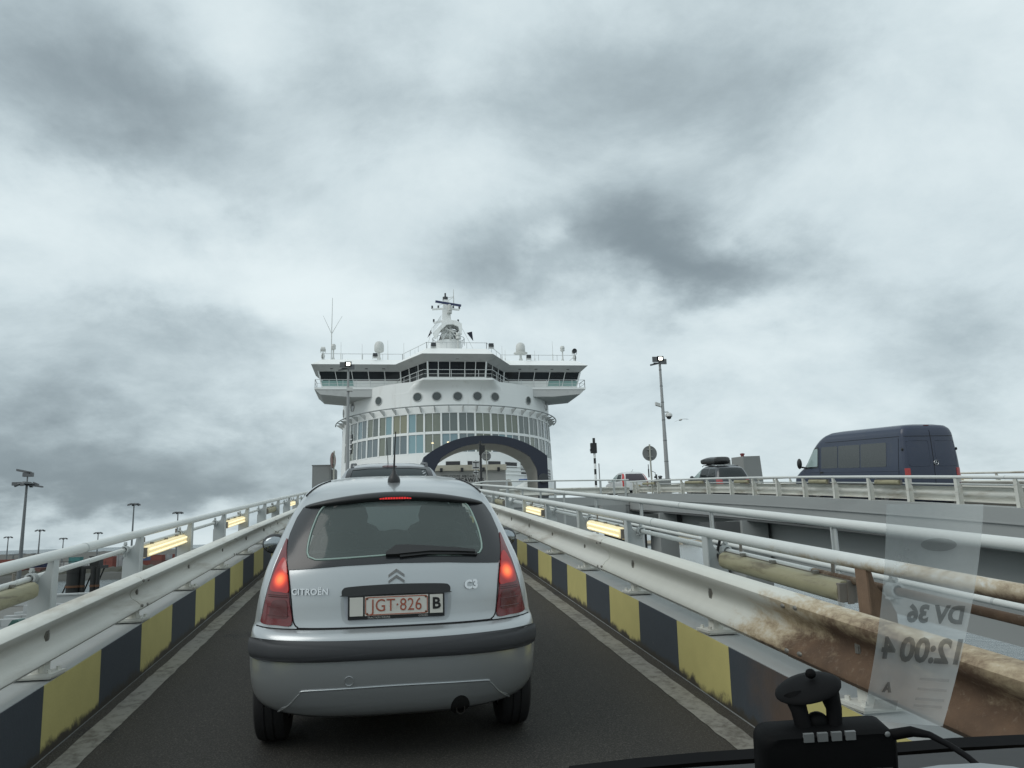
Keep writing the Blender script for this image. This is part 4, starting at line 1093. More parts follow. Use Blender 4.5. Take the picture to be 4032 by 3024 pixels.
# wiper
wp = obj('wiper_arm', MB().loft([[Vector(R(x, z+h, .016+d)) for h, d in ((-w, -.01), (-w, .02), (w, .02), (w, -.01))] for x, z, w in ((-.06, 1.128, .006), (0, 1.146, .024), (.06, 1.148, .022), (.2, 1.146, .013), (.36, 1.134, .009), (.46, 1.122, .006))]), BLACKP, car)
obj('wiper_blade', MB().loft([[Vector(R(x, z+h, .012+d)) for h, d in ((-.006, -.008), (-.006, .012), (.006, .012), (.006, -.008))] for x, z in ((.02, 1.118), (.18, 1.128), (.34, 1.122), (.475, 1.112))]), BLACKP, wp)
# roof joints, antenna
for s in (-1, 1):
    obj('roof_gutter', MB().tube([cb.side(cb.yr(z)+cb.dr(z)*(.62-.12*i/9), z, s, .001) for i, z in enumerate([1.470+.0095*j for j in range(10)])], .006, 6), SEAM, car, smooth=60)
ant = obj('antenna', MB().lathe([(.042, -.02), (.042, 0), (.036, .018), (.016, .045), (.009, .075), (0, .075)], 16, (-.005, .86, 1.562)), BLACKP, car)
obj('antenna_rod', MB().tube([(-.005, .86, 1.63), (.0, .84, 1.76), (.006, .81, 1.885)], [.0075, .0045, .0035], 8), BLACKP, ant)
# mirrors, wheels
for s in (-1, 1):
    mr = obj('door_mirror', MB().ball((s*.965, 2.32, 1.035), (.105, .075, .082), 16, 10), BLACKP, car, smooth=60)
    obj('mirror_arm', MB().bar((s*.80, 2.36, 1.0), (s*.90, 2.34, 1.01), .06, .05), BLACKP, mr)
    obj('mirror_glass', MB().ball((s*.965, 2.262, 1.035), (.085, .022, .064), 14, 8), M('mirror_glass', (.35, .38, .40), .1, metal=.9), mr, smooth=60)
    wheel(car, s*.735, .68, .305, .185, s, RIM); wheel(car, s*.735, 3.15, .305, .185, s, RIM)
# cabin
for s in (-1, 1):
    st = obj('front_seat', MB().loft([[(s*.33+a, y, z) for a, y in ((-w, -.06), (w, -.06), (w, .06), (-w, .06))] for z, w, y in ((.6, .25, 0), (.95, .27, 0), (1.12, .25, 0), (1.20, .20, 0), (1.235, .12, 0))]).xf(lambda x, y, z: (x, y+1.75-(z-.6)*.25, z)), INTER, car)
    obj('headrest', MB().loft([[(s*.33+a*w, 1.58+b, z) for a, b in ((-1, -.05), (1, -.05), (1, .05), (-1, .05))] for z, w in ((1.17, .06), (1.20, .125), (1.28, .14), (1.345, .12), (1.375, .07))]), INTER, st, smooth=70)
bench = obj('rear_bench', MB().box(-.62, .62, .78, .95, .6, 1.10).box(-.6, .6, .95, 1.4, .5, .62), INTER, car)
for x in (-.36, 0, .36): obj('headrest', MB().ball((x, .84, 1.165), (.125, .05, .07), 14, 8), INTER, bench, smooth=60)
obj('parcel_shelf', MB().box(-.55, .55, .32, .78, 1.02, 1.04), M('grey_shelf', (.16, .18, .175), .9), car)
obj('dashboard', MB().box(-.6, .6, 2.3, 2.9, .8, 1.05), INTER, car)
obj('windscreen', MB().add([(-.62, 2.98, 1.06), (.62, 2.98, 1.06), (.48, 2.28, 1.45), (-.48, 2.28, 1.45)], [(0, 1, 2, 3)]), glassy('hazy_windscreen', (.75, .82, .80), .45, .08, (.17, .20, .20)), car, smooth=0)
obj('inner_mirror', MB().ball((0, 2.2, 1.38), (.11, .02, .035), 12, 8), INTER, car, smooth=60)

# ---------------------------------------------------------------- estate / SUV two ahead
def simple_car(root, prof, paint, L, wz, rear_win, rear_glass, side_wins, lamps, wheels, levels_n=34, m=3.0, plate=None, rail=False, glass=None, lamp_mat=None):
    bd = Body(prof, m=m); z0, z1 = prof[0][0], prof[-1][0]
    lev = sorted(set([z0+(z1-z0)*i/levels_n for i in range(levels_n+1)]+[p[0] for p in prof]))
    def skip(x, y, z):
        return z < wz[1]*2.05 and abs(x) > .45 and any(math.hypot(y-wy, z-wz[1]) < wz[1]*1.12 for wy in wheels)
    obj('body', bd.shell(lev, skip, q=12, side=40), paint, root, smooth=40)
    obj('underbody', MB().box(-prof[1][1]*.85, prof[1][1]*.85, .3, L-.3, z0-.06, z0+.12), UNDER, root)
    if rear_win:
        o = obj('rear_window', fill(bd.rear, dense(rounded(rear_win, .06, 3), .06), .006, 5), rear_glass, root)
    for s in (-1, 1):
        for w in side_wins:
            fn = lambda y, z, off, s=s: bd.side(y, z, s, off)
            obj('side_window', fill(fn, dense(rounded(w, .05, 3), .08), .006, 4), PALEG if glass is not None and w is side_wins[-1] else glass or GLASSX, root)
        for lp in lamps:
            obj('tail_light', fill(bd.rear, dense(rounded([(s*a, b) for a, b in lp], .02, 2), .04), .012, 4), lamp_mat or REDL, root)
        for wy in wheels: wheel(root, s*(bd.w(wz[1]*1.5)-.11), wy, wz[1], .21, s, RIM)
    if plate:
        x, z, w, h, mat = plate; y = bd.rear(x, z).y
        pp = obj('number_plate', MB().box(x-w/2, x+w/2, y-.03, y+.02, z-h/2, z+h/2), mat, root)
    return bd
sx_, sy_ = .085, 11.3
suv = thing('grey_suv', 'grey SUV two ahead on the ramp, only its roof and rear window showing', 'car', (sx_, sy_, Zr(sy_)+.0), (math.atan2(Zr(13)-Zr(11), 2), 0, 0))
SGREY = car_paint('grey_suv_paint', (.33, .345, .36), metal=.45, rough=.36)
sp = [(.28, .80, .10, 4.4, .35, .5), (.5, .88, .0, 4.5, .35, .5), (.8, .90, .02, 4.45, .35, .5), (1.05, .88, .06, 3.6, .32, .5), (1.2, .84, .12, 3.2, .3, .5), (1.45, .745, .30, 2.7, .30, .5), (1.58, .68, .42, 2.45, .32, .5), (1.66, .62, .56, 2.3, .36, .5), (1.71, .52, .78, 2.2, .36, .45), (1.735, .38, .98, 2.0, .3, .3), (1.742, .18, 1.1, 1.8, .16, .2)]
GL_SUV = glassy('smoky_suv_glass', (.4, .45, .45), .75, .05, (.035, .045, .048))
sb = simple_car(suv, sp, SGREY, 4.4, (.3, .34), [(-.66, 1.16), (.66, 1.16), (.56, 1.64), (.3, 1.66), (-.3, 1.66), (-.56, 1.64)], GL_SUV, [[(.7, 1.1), (3.0, 1.1), (2.5, 1.55), (.8, 1.55)]], [[(.70, .8), (.84, .8), (.80, 1.15), (.72, 1.15)]], (.85, 3.5))
obj('third_brake_light', fill(sb.rear, smooth_loop([(-.105, 1.672), (0, 1.668), (.105, 1.672), (.06, 1.692), (0, 1.697), (-.06, 1.692)], 36), .02, 3, .04), DARKRED, suv)
obj('window_border', annulus(sb.rear, *matched(dense([(-.72, 1.12), (.72, 1.12), (.61, 1.655), (.3, 1.678), (-.3, 1.678), (-.61, 1.655)], .05), dense([(-.64, 1.18), (.64, 1.18), (.54, 1.63), (.3, 1.65), (-.3, 1.65), (-.54, 1.63)], .05), 60), .010, 2), GBLACK, suv)
for s in (-1, 1): obj('roof_rail', MB().tube([(s*.56, .75, 1.66), (s*.56, .85, 1.725), (s*.54, 2.0, 1.74), (s*.54, 2.15, 1.68)], .018, 8), M('dark_roof_rail', (.05, .05, .055), .4), suv, smooth=60)
obj('antenna', MB().tube([(-.02, .82, 1.72), (-.04, .78, 2.10)], [.006, .003], 8), BLACKP, suv)

# ---------------------------------------------------------------- white compact SUV on the viaduct
def vslope(y): return math.atan2(Zv(y+1)-Zv(y-1), 2)
wy = 48.3
wc = thing('white_suv', 'white compact SUV with tall red tail lights, farthest car on the viaduct', 'car', (16.0, wy, Zv(wy)), (vslope(wy+2), 0, 0))
wp_ = [(.24, .80, .12, 4.4, .35, .6), (.5, .88, .0, 4.52, .35, .6), (.8, .90, .02, 4.48, .35, .6), (1.0, .88, .05, 3.7, .32, .6), (1.1, .855, .08, 3.3, .3, .6), (1.35, .77, .26, 2.75, .3, .5), (1.52, .68, .46, 2.4, .32, .5), (1.60, .62, .62, 2.2, .36, .5), (1.65, .50, .85, 2.0, .36, .4), (1.675, .30, 1.05, 1.8, .24, .24)]
WPAINT = car_paint('white_car_paint', (.66, .68, .68), rough=.35)
PLY = M('yellow_plate', (.45, .30, .06), .6)
GLC = glassy('plain_side_glass', (.55, .62, .62), .55, .04, (.02, .022, .024))
wb = simple_car(wc, wp_, WPAINT, 4.4, (.3, .34), [(-.70, 1.06), (.70, 1.06), (.56, 1.52), (-.56, 1.52)], glassy('plum_privacy_glass', (.1, .1, .1), .93, .05, (.045, .036, .045)), [[(.55, 1.08), (1.6, 1.05), (1.65, 1.50), (.9, 1.50)], [(1.72, 1.05), (2.95, 1.05), (2.35, 1.47), (1.75, 1.50)]],
                [[(.73, .62), (.86, .62), (.86, 1.10), (.72, 1.53), (.635, 1.53), (.745, 1.05)]], (.85, 3.5), plate=(0, .72, .5, .11, PLY), glass=GLC, lamp_mat=M('bright_red_lens', (.45, .02, .02), .25, coat=.5))
obj('antenna', MB().tube([(0, .9, 1.66), (.06, .8, 1.83)], [.012, .006], 6), BLACKP, wc)
for s in (-1, 1): obj('door_mirror', MB().ball((s*1.0, 2.75, 1.08), (.11, .07, .08), 12, 8), WPAINT, wc, smooth=60)
obj('lower_trim', fill(wb.rear, dense([(-.84, .30), (.84, .30), (.85, .46), (-.85, .46)], .1), .012, 3), BLACKP, wc)

# ---------------------------------------------------------------- dark estate with roof box
ey = 36.3
ec = thing('estate_car', 'dark grey people carrier under a black roof box, middle vehicle on the viaduct', 'car', (17.05, ey, Zv(ey)), (vslope(ey+2), 0, 0))
ep = [(.22, .80, .12, 4.6, .35, .6), (.5, .89, .0, 4.72, .35, .6), (.85, .905, .02, 4.65, .32, .6), (1.05, .885, .06, 3.9, .30, .6), (1.15, .86, .09, 3.5, .3, .6), (1.4, .78, .22, 2.95, .3, .5), (1.58, .71, .36, 2.6, .32, .5), (1.66, .65, .50, 2.4, .36, .5), (1.71, .52, .75, 2.2, .36, .4), (1.725, .32, .95, 2.0, .24, .24)]
EPAINT = car_paint('graphite_car_paint', (.050, .055, .062), metal=.3, rough=.3)
eb = simple_car(ec, ep, EPAINT, 4.6, (.3, .33), [(-.74, 1.14), (.74, 1.14), (.60, 1.60), (-.60, 1.60)], glassy('misty_rear_glass', (.4, .45, .45), .6, .05, (.04, .048, .05)), [[(.45, 1.16), (1.3, 1.14), (1.3, 1.56), (.62, 1.56)], [(1.38, 1.14), (2.25, 1.12), (2.25, 1.56), (1.38, 1.57)], [(2.33, 1.12), (3.25, 1.12), (2.55, 1.54), (2.33, 1.55)]],
                [[(.58, .82), (.87, .82), (.87, 1.05), (.62, 1.05)]], (.85, 3.7), plate=(0, .78, .5, .11, PW), glass=GLC, lamp_mat=M('faded_red_lens', (.38, .06, .06), .3, coat=.4))
for s in (-1, 1):
    obj('roof_rail', MB().tube([(s*.60, .8, 1.67), (s*.60, .9, 1.72), (s*.58, 2.4, 1.74), (s*.58, 2.55, 1.68)], .018, 8), BLACKP, ec, smooth=60)
    obj('door_mirror', MB().ball((s*1.02, 2.95, 1.14), (.11, .07, .08), 12, 8), EPAINT, ec, smooth=60)
for yy in (1.2, 2.1): obj('cross_bar', MB().bar((-.62, yy, 1.76), (.62, yy, 1.76), .05, .03), CHROME, ec)
obj('chrome_strip', fill(eb.rear, dense([(-.6, .90), (.6, .90), (.6, .93), (-.6, .93)], .1), .01, 2), CHROME, ec)
rb = thing('roof_box', 'glossy black roof box strapped on the dark people carrier', 'roof box', (16.85, ey+.75, Zv(ey)+1.78+.75*math.tan(vslope(ey+2))), (vslope(ey+2), 0, 0))
def rbx(u, v):
    y = -.1+2.1*u; a = 2*PI*v; taper = 1-max(0, (u-.45)/.55)**2*.75; ta = max(.0, min(1, u/.06))**.5*max(0, min(1, (1-u)/.05))**.5
    ex = lambda c: math.copysign(abs(c)**.55, c)
    return (ex(math.cos(a))*.42*(.88+.12*taper)*max(ta, .02), y, .20+ex(math.sin(a))*.20*(taper if math.sin(a) > 0 else .9)*max(ta, .02))
obj('shell', MB().grid(rbx, 28, 24), M('glossy_black_box', (.014, .015, .016), .3, coat=.3, var=.2), rb, smooth=50)
obj('seam', MB().tube([(.425*math.cos(a), .95+1.04*math.sin(a)*1.0, .17) for a in [i*PI/16 for i in range(32)]], .008, 6, True), GBLACK, rb)
for yy in (.45, 1.3): obj('foot_clamp', MB().box(-.3, .3, yy-.04, yy+.04, -.02, .03), BLACKP, rb)

# ---------------------------------------------------------------- blue van
vy = 22.0
van = thing('panel_van', 'big navy blue high-roof van on the viaduct', 'van', (16.95, vy, Zv(vy)), (vslope(vy+3), 0, 0))
NAVY = car_paint('navy_van_paint', (.021, .032, .066), rough=.38, coat=.35, grime=(.06, .064, .072), gamt=.18)
vp = [(.30, .86, .12, 6.7, .12, .5), (.45, .96, .02, 6.9, .14, .5), (.7, .985, .0, 6.95, .14, .5), (1.05, .99, .01, 6.9, .14, .5), (1.3, .985, .02, 6.55, .14, .45), (1.5, .975, .03, 6.15, .14, .45), (1.8, .955, .05, 5.85, .15, .45), (2.2, .925, .09, 5.5, .17, .45),
      (2.45, .905, .12, 5.15, .18, .45), (2.6, .855, .16, 4.85, .2, .45), (2.70, .75, .23, 4.5, .24, .4), (2.745, .5, .4, 4.2, .3, .35), (2.76, .25, .6, 3.9, .2, .2)]
GLV = M('dark_van_glazing', (.040, .044, .042), .18, coat=.5, var=.35, vscale=.9)
vb = simple_car(van, vp, NAVY, 6.7, (.3, .34), None, None, [], [[(.80, 1.08), (.955, 1.08), (.955, 1.36), (.80, 1.36)]], (1.15, 5.2), m=5.0, plate=(-.12, .62, .5, .11, PW), lamp_mat=M('van_red_lens', (.42, .03, .03), .3, coat=.5))
for s in (-1, 1):
    fn = lambda y, z, off, s=s: vb.side(y, z, s, off)
    for i, (a, b) in enumerate(((.95, 2.32), (2.38, 3.65), (3.71, 4.75))):
        obj('side_window', fill(fn, dense(rounded([(a, 1.42), (b, 1.42), (b, 2.20), (a, 2.20)], .06, 3), .15), .006, 4), GLV, van)
    obj('door_window', fill(fn, dense(rounded([(5.0, 1.50), (5.8, 1.48), (5.45, 2.12), (5.0, 2.16)], .05, 3), .1), .012, 4), PALEG, van)
    obj('door_frame', annulus(fn, *matched(dense([(4.94, 1.44), (5.92, 1.42), (5.52, 2.18), (4.94, 2.22)], .08), dense(rounded([(5.0, 1.50), (5.8, 1.48), (5.45, 2.12), (5.0, 2.16)], .05, 3), .08), 48), .007, 2), GBLACK, van)
    obj('reverse_lamp', fill(vb.rear, dense([(s*.80, .90), (s*.955, .90), (s*.955, 1.07), (s*.80, 1.07)], .04), .012, 3), M('pale_lamp_lens', (.5, .48, .46), .3, coat=.4), van)
    obj('low_lamp', fill(vb.rear, dense([(s*.80, .70), (s*.955, .70), (s*.955, .89), (s*.80, .89)], .04), .012, 3), REDL, van)
    mr = obj('door_mirror', MB().ball((s*1.22, 5.85, 1.62), (.09, .10, .20), 12, 10), BLACKP, van, smooth=60)
    obj('mirror_arm', MB().bar((s*.95, 5.8, 1.45), (s*1.2, 5.85, 1.5), .05, .06), BLACKP, mr)
    obj('side_rub_strip', fill(fn, dense([(.4, .78), (5.0, .78), (5.0, .88), (.4, .88)], .2), .014, 2), BLACKP, van)
    obj('roof_seam', MB().tube([vb.side(y, 2.36, s, .001) for y in [.3+.3*i for i in range(15)]], .008, 6), SEAM, van)
    obj('body_seam', MB().tube([vb.side(4.85, z, s, .001) for z in [.6+.12*i for i in range(14)]], .007, 6), SEAM, van)
    obj('body_seam', MB().tube([vb.side(.34, z, s, .001) for z in [.5+.12*i for i in range(16)]], .007, 6), SEAM, van)
    obj('swage_line', MB().tube([vb.side(y, 1.28, s, .002) for y in [.3+.3*i for i in range(19)]], .010, 6), NAVY, van)
    obj('door_handle', MB().ball(tuple(vb.side(4.72, 1.28, s, .02)), (.03, .12, .03), 8, 6), BLACKP, van)
    obj('hinge', MB().ball(tuple(vb.rear(s*.93, 1.95, .02)), (.03, .04, .05), 8, 6), BLACKP, van)
obj('rear_door_seam', MB().tube([vb.rear(.02, z, .001) for z in [.55+.1*i for i in range(21)]], .008, 6), SEAM, van)
obj('rear_door_seam', MB().tube([vb.rear(x, 2.36, .001) for x in [-.85+.1*i for i in range(18)]], .008, 6), SEAM, van)
for a, b in ((-.82, -.08), (.12, .84)):
    obj('door_pressing', MB().tube([vb.rear(x, z, .001) for x, z in dense(rounded([(a, 1.42), (b, 1.42), (b, 2.22), (a, 2.22)], .08, 4), .08)], .007, 6, True), NAVY, van, smooth=60)
em = obj('star_emblem', MB().tube([vb.rear(.10+.075*math.cos(a*PI/12), 1.52+.075*math.sin(a*PI/12), .015) for a in range(24)], .009, 6, True), CHROME, van, smooth=60)
for k in range(3):
    a = PI/2+k*2*PI/3; obj('emblem_point', MB().tube([vb.rear(.10, 1.52, .015), vb.rear(.10+.072*math.cos(a), 1.52+.072*math.sin(a), .015)], [.012, .004], 6), CHROME, em)
obj('marker_lamp', MB().bar(tuple(vb.rear(-.08, 2.70, .0)), tuple(vb.rear(.08, 2.70, .0)), .05, .03), DARKRED, van)
obj('windscreen', MB().loft([[(x, 6.62-(z-1.3)*1.15-.25*(x/.8)**2, z) for x in (-.82, -.4, 0, .4, .82)] for z in (1.32, 1.7, 2.1, 2.35)], False, False, False), GLV, van)

# ================================================================== FERRY
SHX, SA, SB, SYC = 8.5, 13.9, 17.0, 106.0
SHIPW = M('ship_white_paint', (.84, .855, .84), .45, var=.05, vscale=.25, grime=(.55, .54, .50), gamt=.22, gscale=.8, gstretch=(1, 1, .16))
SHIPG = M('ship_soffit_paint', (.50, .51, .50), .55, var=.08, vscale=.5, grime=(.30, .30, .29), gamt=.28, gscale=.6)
SHIPN = M('ship_navy_paint', (.018, .024, .042), .5, var=.2, vscale=.4, grime=(.05, .05, .06), gamt=.15)
ARCHB = M('arch_lining_beige', (.33, .32, .29), .7, var=.1, vscale=.5, grime=(.20, .18, .15), gamt=.25)
DGL = M('bridge_glass', (.018, .022, .025), .12, coat=.4, var=.4, vscale=.7)
ship = thing('ferry', 'large white car ferry with curved glazed front and wide bridge wings', 'ferry', (SHX, 100, WZ))
def ell(phi, z, off=0.0):
    k = 1+.003*(15-z) if z < 15 else 1.0
    return (SHX+(SA*k+off)*math.sin(phi), SYC-(SB*k+off)*math.cos(phi), z)
def wall(z0, z1, p0=-90, p1=90, off=0.0, n=72, tail=True, nz=1):
    pts = [rad(p0+(p1-p0)*i/n) for i in range(n+1)]
    rings = []
    for j in range(nz+1):
        z = z0+(z1-z0)*j/nz; r = [ell(p, z, off) for p in pts]
        if tail:
            w = SA+off; r = [(SHX-w*(1+.003*max(0, 15-z)), 190, z)]+r+[(SHX+w*(1+.003*max(0, 15-z)), 190, z)]
        rings.append(r)
    return MB().loft(rings, closed=False, cap0=False, cap1=False)
W(ship, 'hull_lower', wall(WZ-1, 2.0, off=.02), SHIPN, 60)
W(ship, 'front_wall', wall(2.0, 10.95), SHIPW, 60)
W(ship, 'upper_wall', wall(15.78, 19.5), SHIPW, 60)
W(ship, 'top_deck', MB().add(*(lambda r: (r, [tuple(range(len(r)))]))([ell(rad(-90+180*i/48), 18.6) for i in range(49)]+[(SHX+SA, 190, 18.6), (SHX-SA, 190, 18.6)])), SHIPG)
side = MB()
for s in (-1, 1): side.loft([[(SHX+s*SA, SYC-1.5, z), (SHX+s*SA, 190, z)] for z in (10.9, 15.8)], False, False, False)
W(ship, 'side_wall', side, SHIPW)
# window wall
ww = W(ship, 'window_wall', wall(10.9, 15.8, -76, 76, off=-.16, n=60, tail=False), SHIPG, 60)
for a0, a1 in ((-90, -73.5), (73.5, 90)): W(ship, 'end_wall', wall(10.9, 15.8, a0, a1, 0, 8, False), SHIPW, 60)
PANES = [M('pane_olive', (.185, .205, .165), .14, coat=.35, var=.12, vscale=.5), M('pane_grey', (.135, .160, .155), .13, coat=.4, var=.15, vscale=.5), M('pane_blue', (.20, .29, .325), .12, coat=.4, var=.1, vscale=.5),
         M('pane_cyan', (.22, .35, .385), .14, coat=.35, var=.08, vscale=.5), M('pane_tan', (.25, .25, .175), .2, coat=.3, var=.1, vscale=.5), M('pane_slate', (.15, .19, .205), .12, coat=.4, var=.15, vscale=.5)]
# blind colours read off left to right: o olive g grey b blue c cyan t tan s slate
ROW1 = 'gg os gs gs gg og gt oo gg gg gg oo gg gg gg gs ss ss'.split()
ROW2 = 'gg oo gg bs sb og ss cc oo bb ss og bs cb ss gg gs sb'.split()
ROW1 = 'go gg bs og oc tt co oo gg gg oo oo oo gg gg gg sg ss'.split()
ROW2 = 'oo og ss ss og ss cc oo bb ss oo sc bs gg og gg ss gs'.split()
key = {'o': 0, 'g': 1, 'b': 2, 'c': 3, 't': 4, 's': 5}
NW = 18; A0, A1 = -73.0, 73.0; dA = (A1-A0)/NW
def curved_panel(a0, a1, z0, z1, o0, o1, n=2):
    mb = MB(); r = []
    for z in (z0, z1): r.append([ell(rad(a0+(a1-a0)*i/n), z, o1) for i in range(n+1)]+[ell(rad(a1+(a0-a1)*i/n), z, o0) for i in range(n+1)])
    return mb.loft(r, True)
for ri, (z0, z1) in enumerate(((13.52, 15.62), (11.08, 13.18))):
    row = (ROW1, ROW2)[ri]
    for i in range(NW):
        a = A0+dA*i
        for j in (0, 1):
            b0 = a+.48+j*(dA-.96)/2+(.12 if j else 0); b1 = a+.48+(j+1)*(dA-.96)/2-(0 if j else .12)
            W(ww, 'pane', curved_panel(b0, b1, z0, z1, -.12, -.06), PANES[key[row[i][j]]], 0)
        if ri == 0: W(ww, 'glazing_bar', curved_panel(a+dA/2-.13, a+dA/2+.13, 11.0, 15.7, -.15, -.02, 1), SHIPW, 0)
for i in range(NW+1): W(ww, 'mullion', curved_panel(A0+dA*i-.42, A0+dA*i+.42, 10.94, 15.8, -.15, .03, 1), SHIPW, 0)
for z0, z1 in ((10.94, 11.07), (13.20, 13.50), (15.64, 15.79)): W(ww, 'transom', curved_panel(A0-.5, A1+.5, z0, z1, -.15, .01, 48), SHIPW, 40)
for px_, z_ in ((-2.95, 12.15), (-1.2, 12.2)):     # two ceiling lamps seen through the lower panes
    ph = math.asin(px_/SA); W(ww, 'cabin_lamp', MB().ball(ell(ph, z_, -.04), (.14, .05, .07), 8, 6), M('warm_cabin_lamp', (.9, .8, .5), .4, emit=(1, .8, .45), es=1.4))
# gallery rail
pts = [rad(-88+176*i/80) for i in range(81)]
gal = W(ship, 'gallery', MB().tube([ell(p, 16.38, .95 if abs(p) > 0 else .95) for p in pts], .07, 8), M('grey_rail', (.26, .28, .28), .5), 60)
for p in pts[2:-2:3]: W(gal, 'gallery_bracket', MB().prism([(0, 16.38), (-.95, 16.38), (-.95, 15.75)], lambda a, b, t: tuple(Vector(ell(p, b, .95+a))+Vector((math.cos(p), math.sin(p), 0))*t), -.04, .04), SHIPG)
# portholes
PHG = M('porthole_glass', (.045, .060, .060), .15, coat=.4, var=.3, vscale=.6)
for x in (-14.0*.985, -12.35, -9.1, -4.62, -2.42, 0, 2.32, 4.5, 9.1, 12.35):
    ph = math.asin(max(-.985, min(.985, x/SA))); z = 17.55+.02*abs(x)
    c = Vector(ell(ph, z, .0)); nrm = Vector((math.sin(ph)/SA, -math.cos(ph)/SB, 0)).normalized(); tx = Vector((-nrm.y, nrm.x, 0))
    disc = MB().add([c+nrm*.03]+[c+nrm*.03+tx*.53*math.cos(a*PI/12)+Vector((0, 0, .50*math.sin(a*PI/12))) for a in range(24)], [(0, 1+a, 1+(a+1) % 24) for a in range(24)])
    po = W(ship, 'porthole', disc, PHG, 0)
    W(po, 'porthole_rim', MB().tube([c+nrm*.03+tx*.55*math.cos(a*PI/12)+Vector((0, 0, .52*math.sin(a*PI/12))) for a in range(24)], .055, 6, True), SHIPG, 60)
# low windows and louvres of the front
LOWG = M('low_window_dark', (.025, .024, .026), .3, var=.4, vscale=1)
for x, w, z0, z1 in ((-.7, 1.6, 9.45, 9.98), (1.75, 1.6, 9.45, 9.98), (4.1, 1.5, 9.42, 9.98), (6.2, 1.5, 9.30, 9.92)):
    a0, a1 = math.degrees(math.asin((x-w/2)/SA)), math.degrees(math.asin((x+w/2)/SA))
    W(ship, 'low_window', curved_panel(a0, a1, z0, z1, -.1, .03, 3), LOWG, 0)
for x, w, z0, z1 in ((8.15, 1.35, 8.5, 9.95), (11.9, .9, 8.1, 9.55), (-12.6, .5, 12.0, 14.4)):
    a0, a1 = math.degrees(math.asin((x-w/2)/SA)), math.degrees(math.asin((x+w/2)/SA))
    lv = W(ship, 'louvre', curved_panel(a0, a1, z0, z1, -.1, .03, 3), LOWG, 0)
    for k in range(3): W(lv, 'louvre_slat', curved_panel(a0-.4, a1+.4, z0+(z1-z0)*(k+.85)/4, z0+(z1-z0)*(k+1.05)/4, .0, .10, 3), SHIPW, 0)
for k in range(3):
    W(ship, 'rubbing_bar', MB().tube([ell(math.asin(x/SA), 9.4-.45*k, .18) for x in (4.4+k*.2, 6, 8, 10, 11.2)], .07, 6), SHIPW, 60)
W(ship, 'blue_stripe', MB().tube([ell(math.asin(x/SA), z, .1) for x, z in ((7.1, 7.85), (8.3, 7.95), (9.5, 8.12))], .11, 6), M('stripe_blue', (.03, .09, .28), .5))
# ---------------- bridge
def path(hc, hk, ht, yc, yk): return [(-ht, yk), (-hk, yk), (-hc, yc), (hc, yc), (hk, yk), (ht, yk)]
def ppts(p, z): return [(SHX+x, y, z) for x, y in p]
back = 101.0
def slab(p, z0, z1, q_=None):
    q_ = q_ or p
    r0 = ppts(p, z0)+[(SHX+p[-1][0], back, z0), (SHX+p[0][0], back, z0)]; r1 = ppts(q_, z1)+[(SHX+q_[-1][0], back, z1), (SHX+q_[0][0], back, z1)]
    return MB().loft([r0, r1], True)
walk = path(4.0, 6.85, 16.7, 88.0, 94.0)
br = W(ship, 'bridge', slab(walk, 19.32, 19.56), SHIPW, 0)
for s in (-1, 1):
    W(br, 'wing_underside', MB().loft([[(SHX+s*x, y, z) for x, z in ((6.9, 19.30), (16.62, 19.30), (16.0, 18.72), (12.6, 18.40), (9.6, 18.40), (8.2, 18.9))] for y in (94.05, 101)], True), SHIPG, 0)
def cove(u, v):      # hollow flare from the curved wall up to the walkway edge
    a = -1+2*u; hx = 7.6*a; i_ = math.asin(hx/SA); lo_ = Vector((SHX+hx, SYC-SB*math.cos(i_)-.01, 18.15))
    xx = abs(hx)*.9; yy = 88.02 if xx < 4.0 else 88.02+(xx-4.0)/2.85*6.0
    hi_ = Vector((SHX+math.copysign(xx, a), min(yy, 94.05), 19.315)); k_ = v**2.2
    return tuple(Vector((lo_.x+(hi_.x-lo_.x)*k_, lo_.y+(hi_.y-lo_.y)*k_, lo_.z+(hi_.z-lo_.z)*v)))
W(br, 'flared_cove', MB().grid(cove, 40, 10), SHIPW, 60)
for s in (-1, 1): W(br, 'wing_bracket', MB().prism([(9.6, 18.6), (10.4, 18.6), (9.6, 17.4)], lambda a, b, t: (SHX+s*a, t, b), 95.2, 95.5), SHIPW, 0)
wt = path(3.45, 6.45, 16.35, 89.2, 95.0); wbm = path(3.36, 6.30, 15.85, 90.0, 95.75)
W(br, 'wheelhouse', slab([(x*.985, y+.35) for x, y in wbm], 19.56, 21.75, [(x*.985, y+.35) for x, y in wt]), M('dark_wheelhouse', (.03, .032, .034), .7, var=.2), 0)
W(br, 'sill_panel', MB().loft([ppts(wbm, 19.56), ppts([(a[0]*.7+b[0]*.3, a[1]*.7+b[1]*.3) for a, b in zip(wbm, wt)], 20.02), ppts([(a[0]*.7+b[0]*.3, a[1]*.7+b[1]*.3+.2) for a, b in zip(wbm, wt)], 20.02)], False, False, False), SHIPW, 0)
def on_wall(seg, u, z, off=0.0):
    t = (z-19.56)/(21.70-19.56)
    a0, a1 = Vector(wbm[seg]), Vector(wbm[seg+1]); b0, b1 = Vector(wt[seg]), Vector(wt[seg+1])
    p = (a0+(a1-a0)*u)*(1-t)+(b0+(b1-b0)*u)*t
    d = (b1-b0).normalized(); n = Vector((d.y, -d.x))
    if n.y > 0: n = -n
    p = p+n*off
    return Vector((SHX+p.x, p.y, z))
LGL = M('pale_wing_glass', (.30, .46, .44), .12, coat=.4, var=.1, vscale=.5)
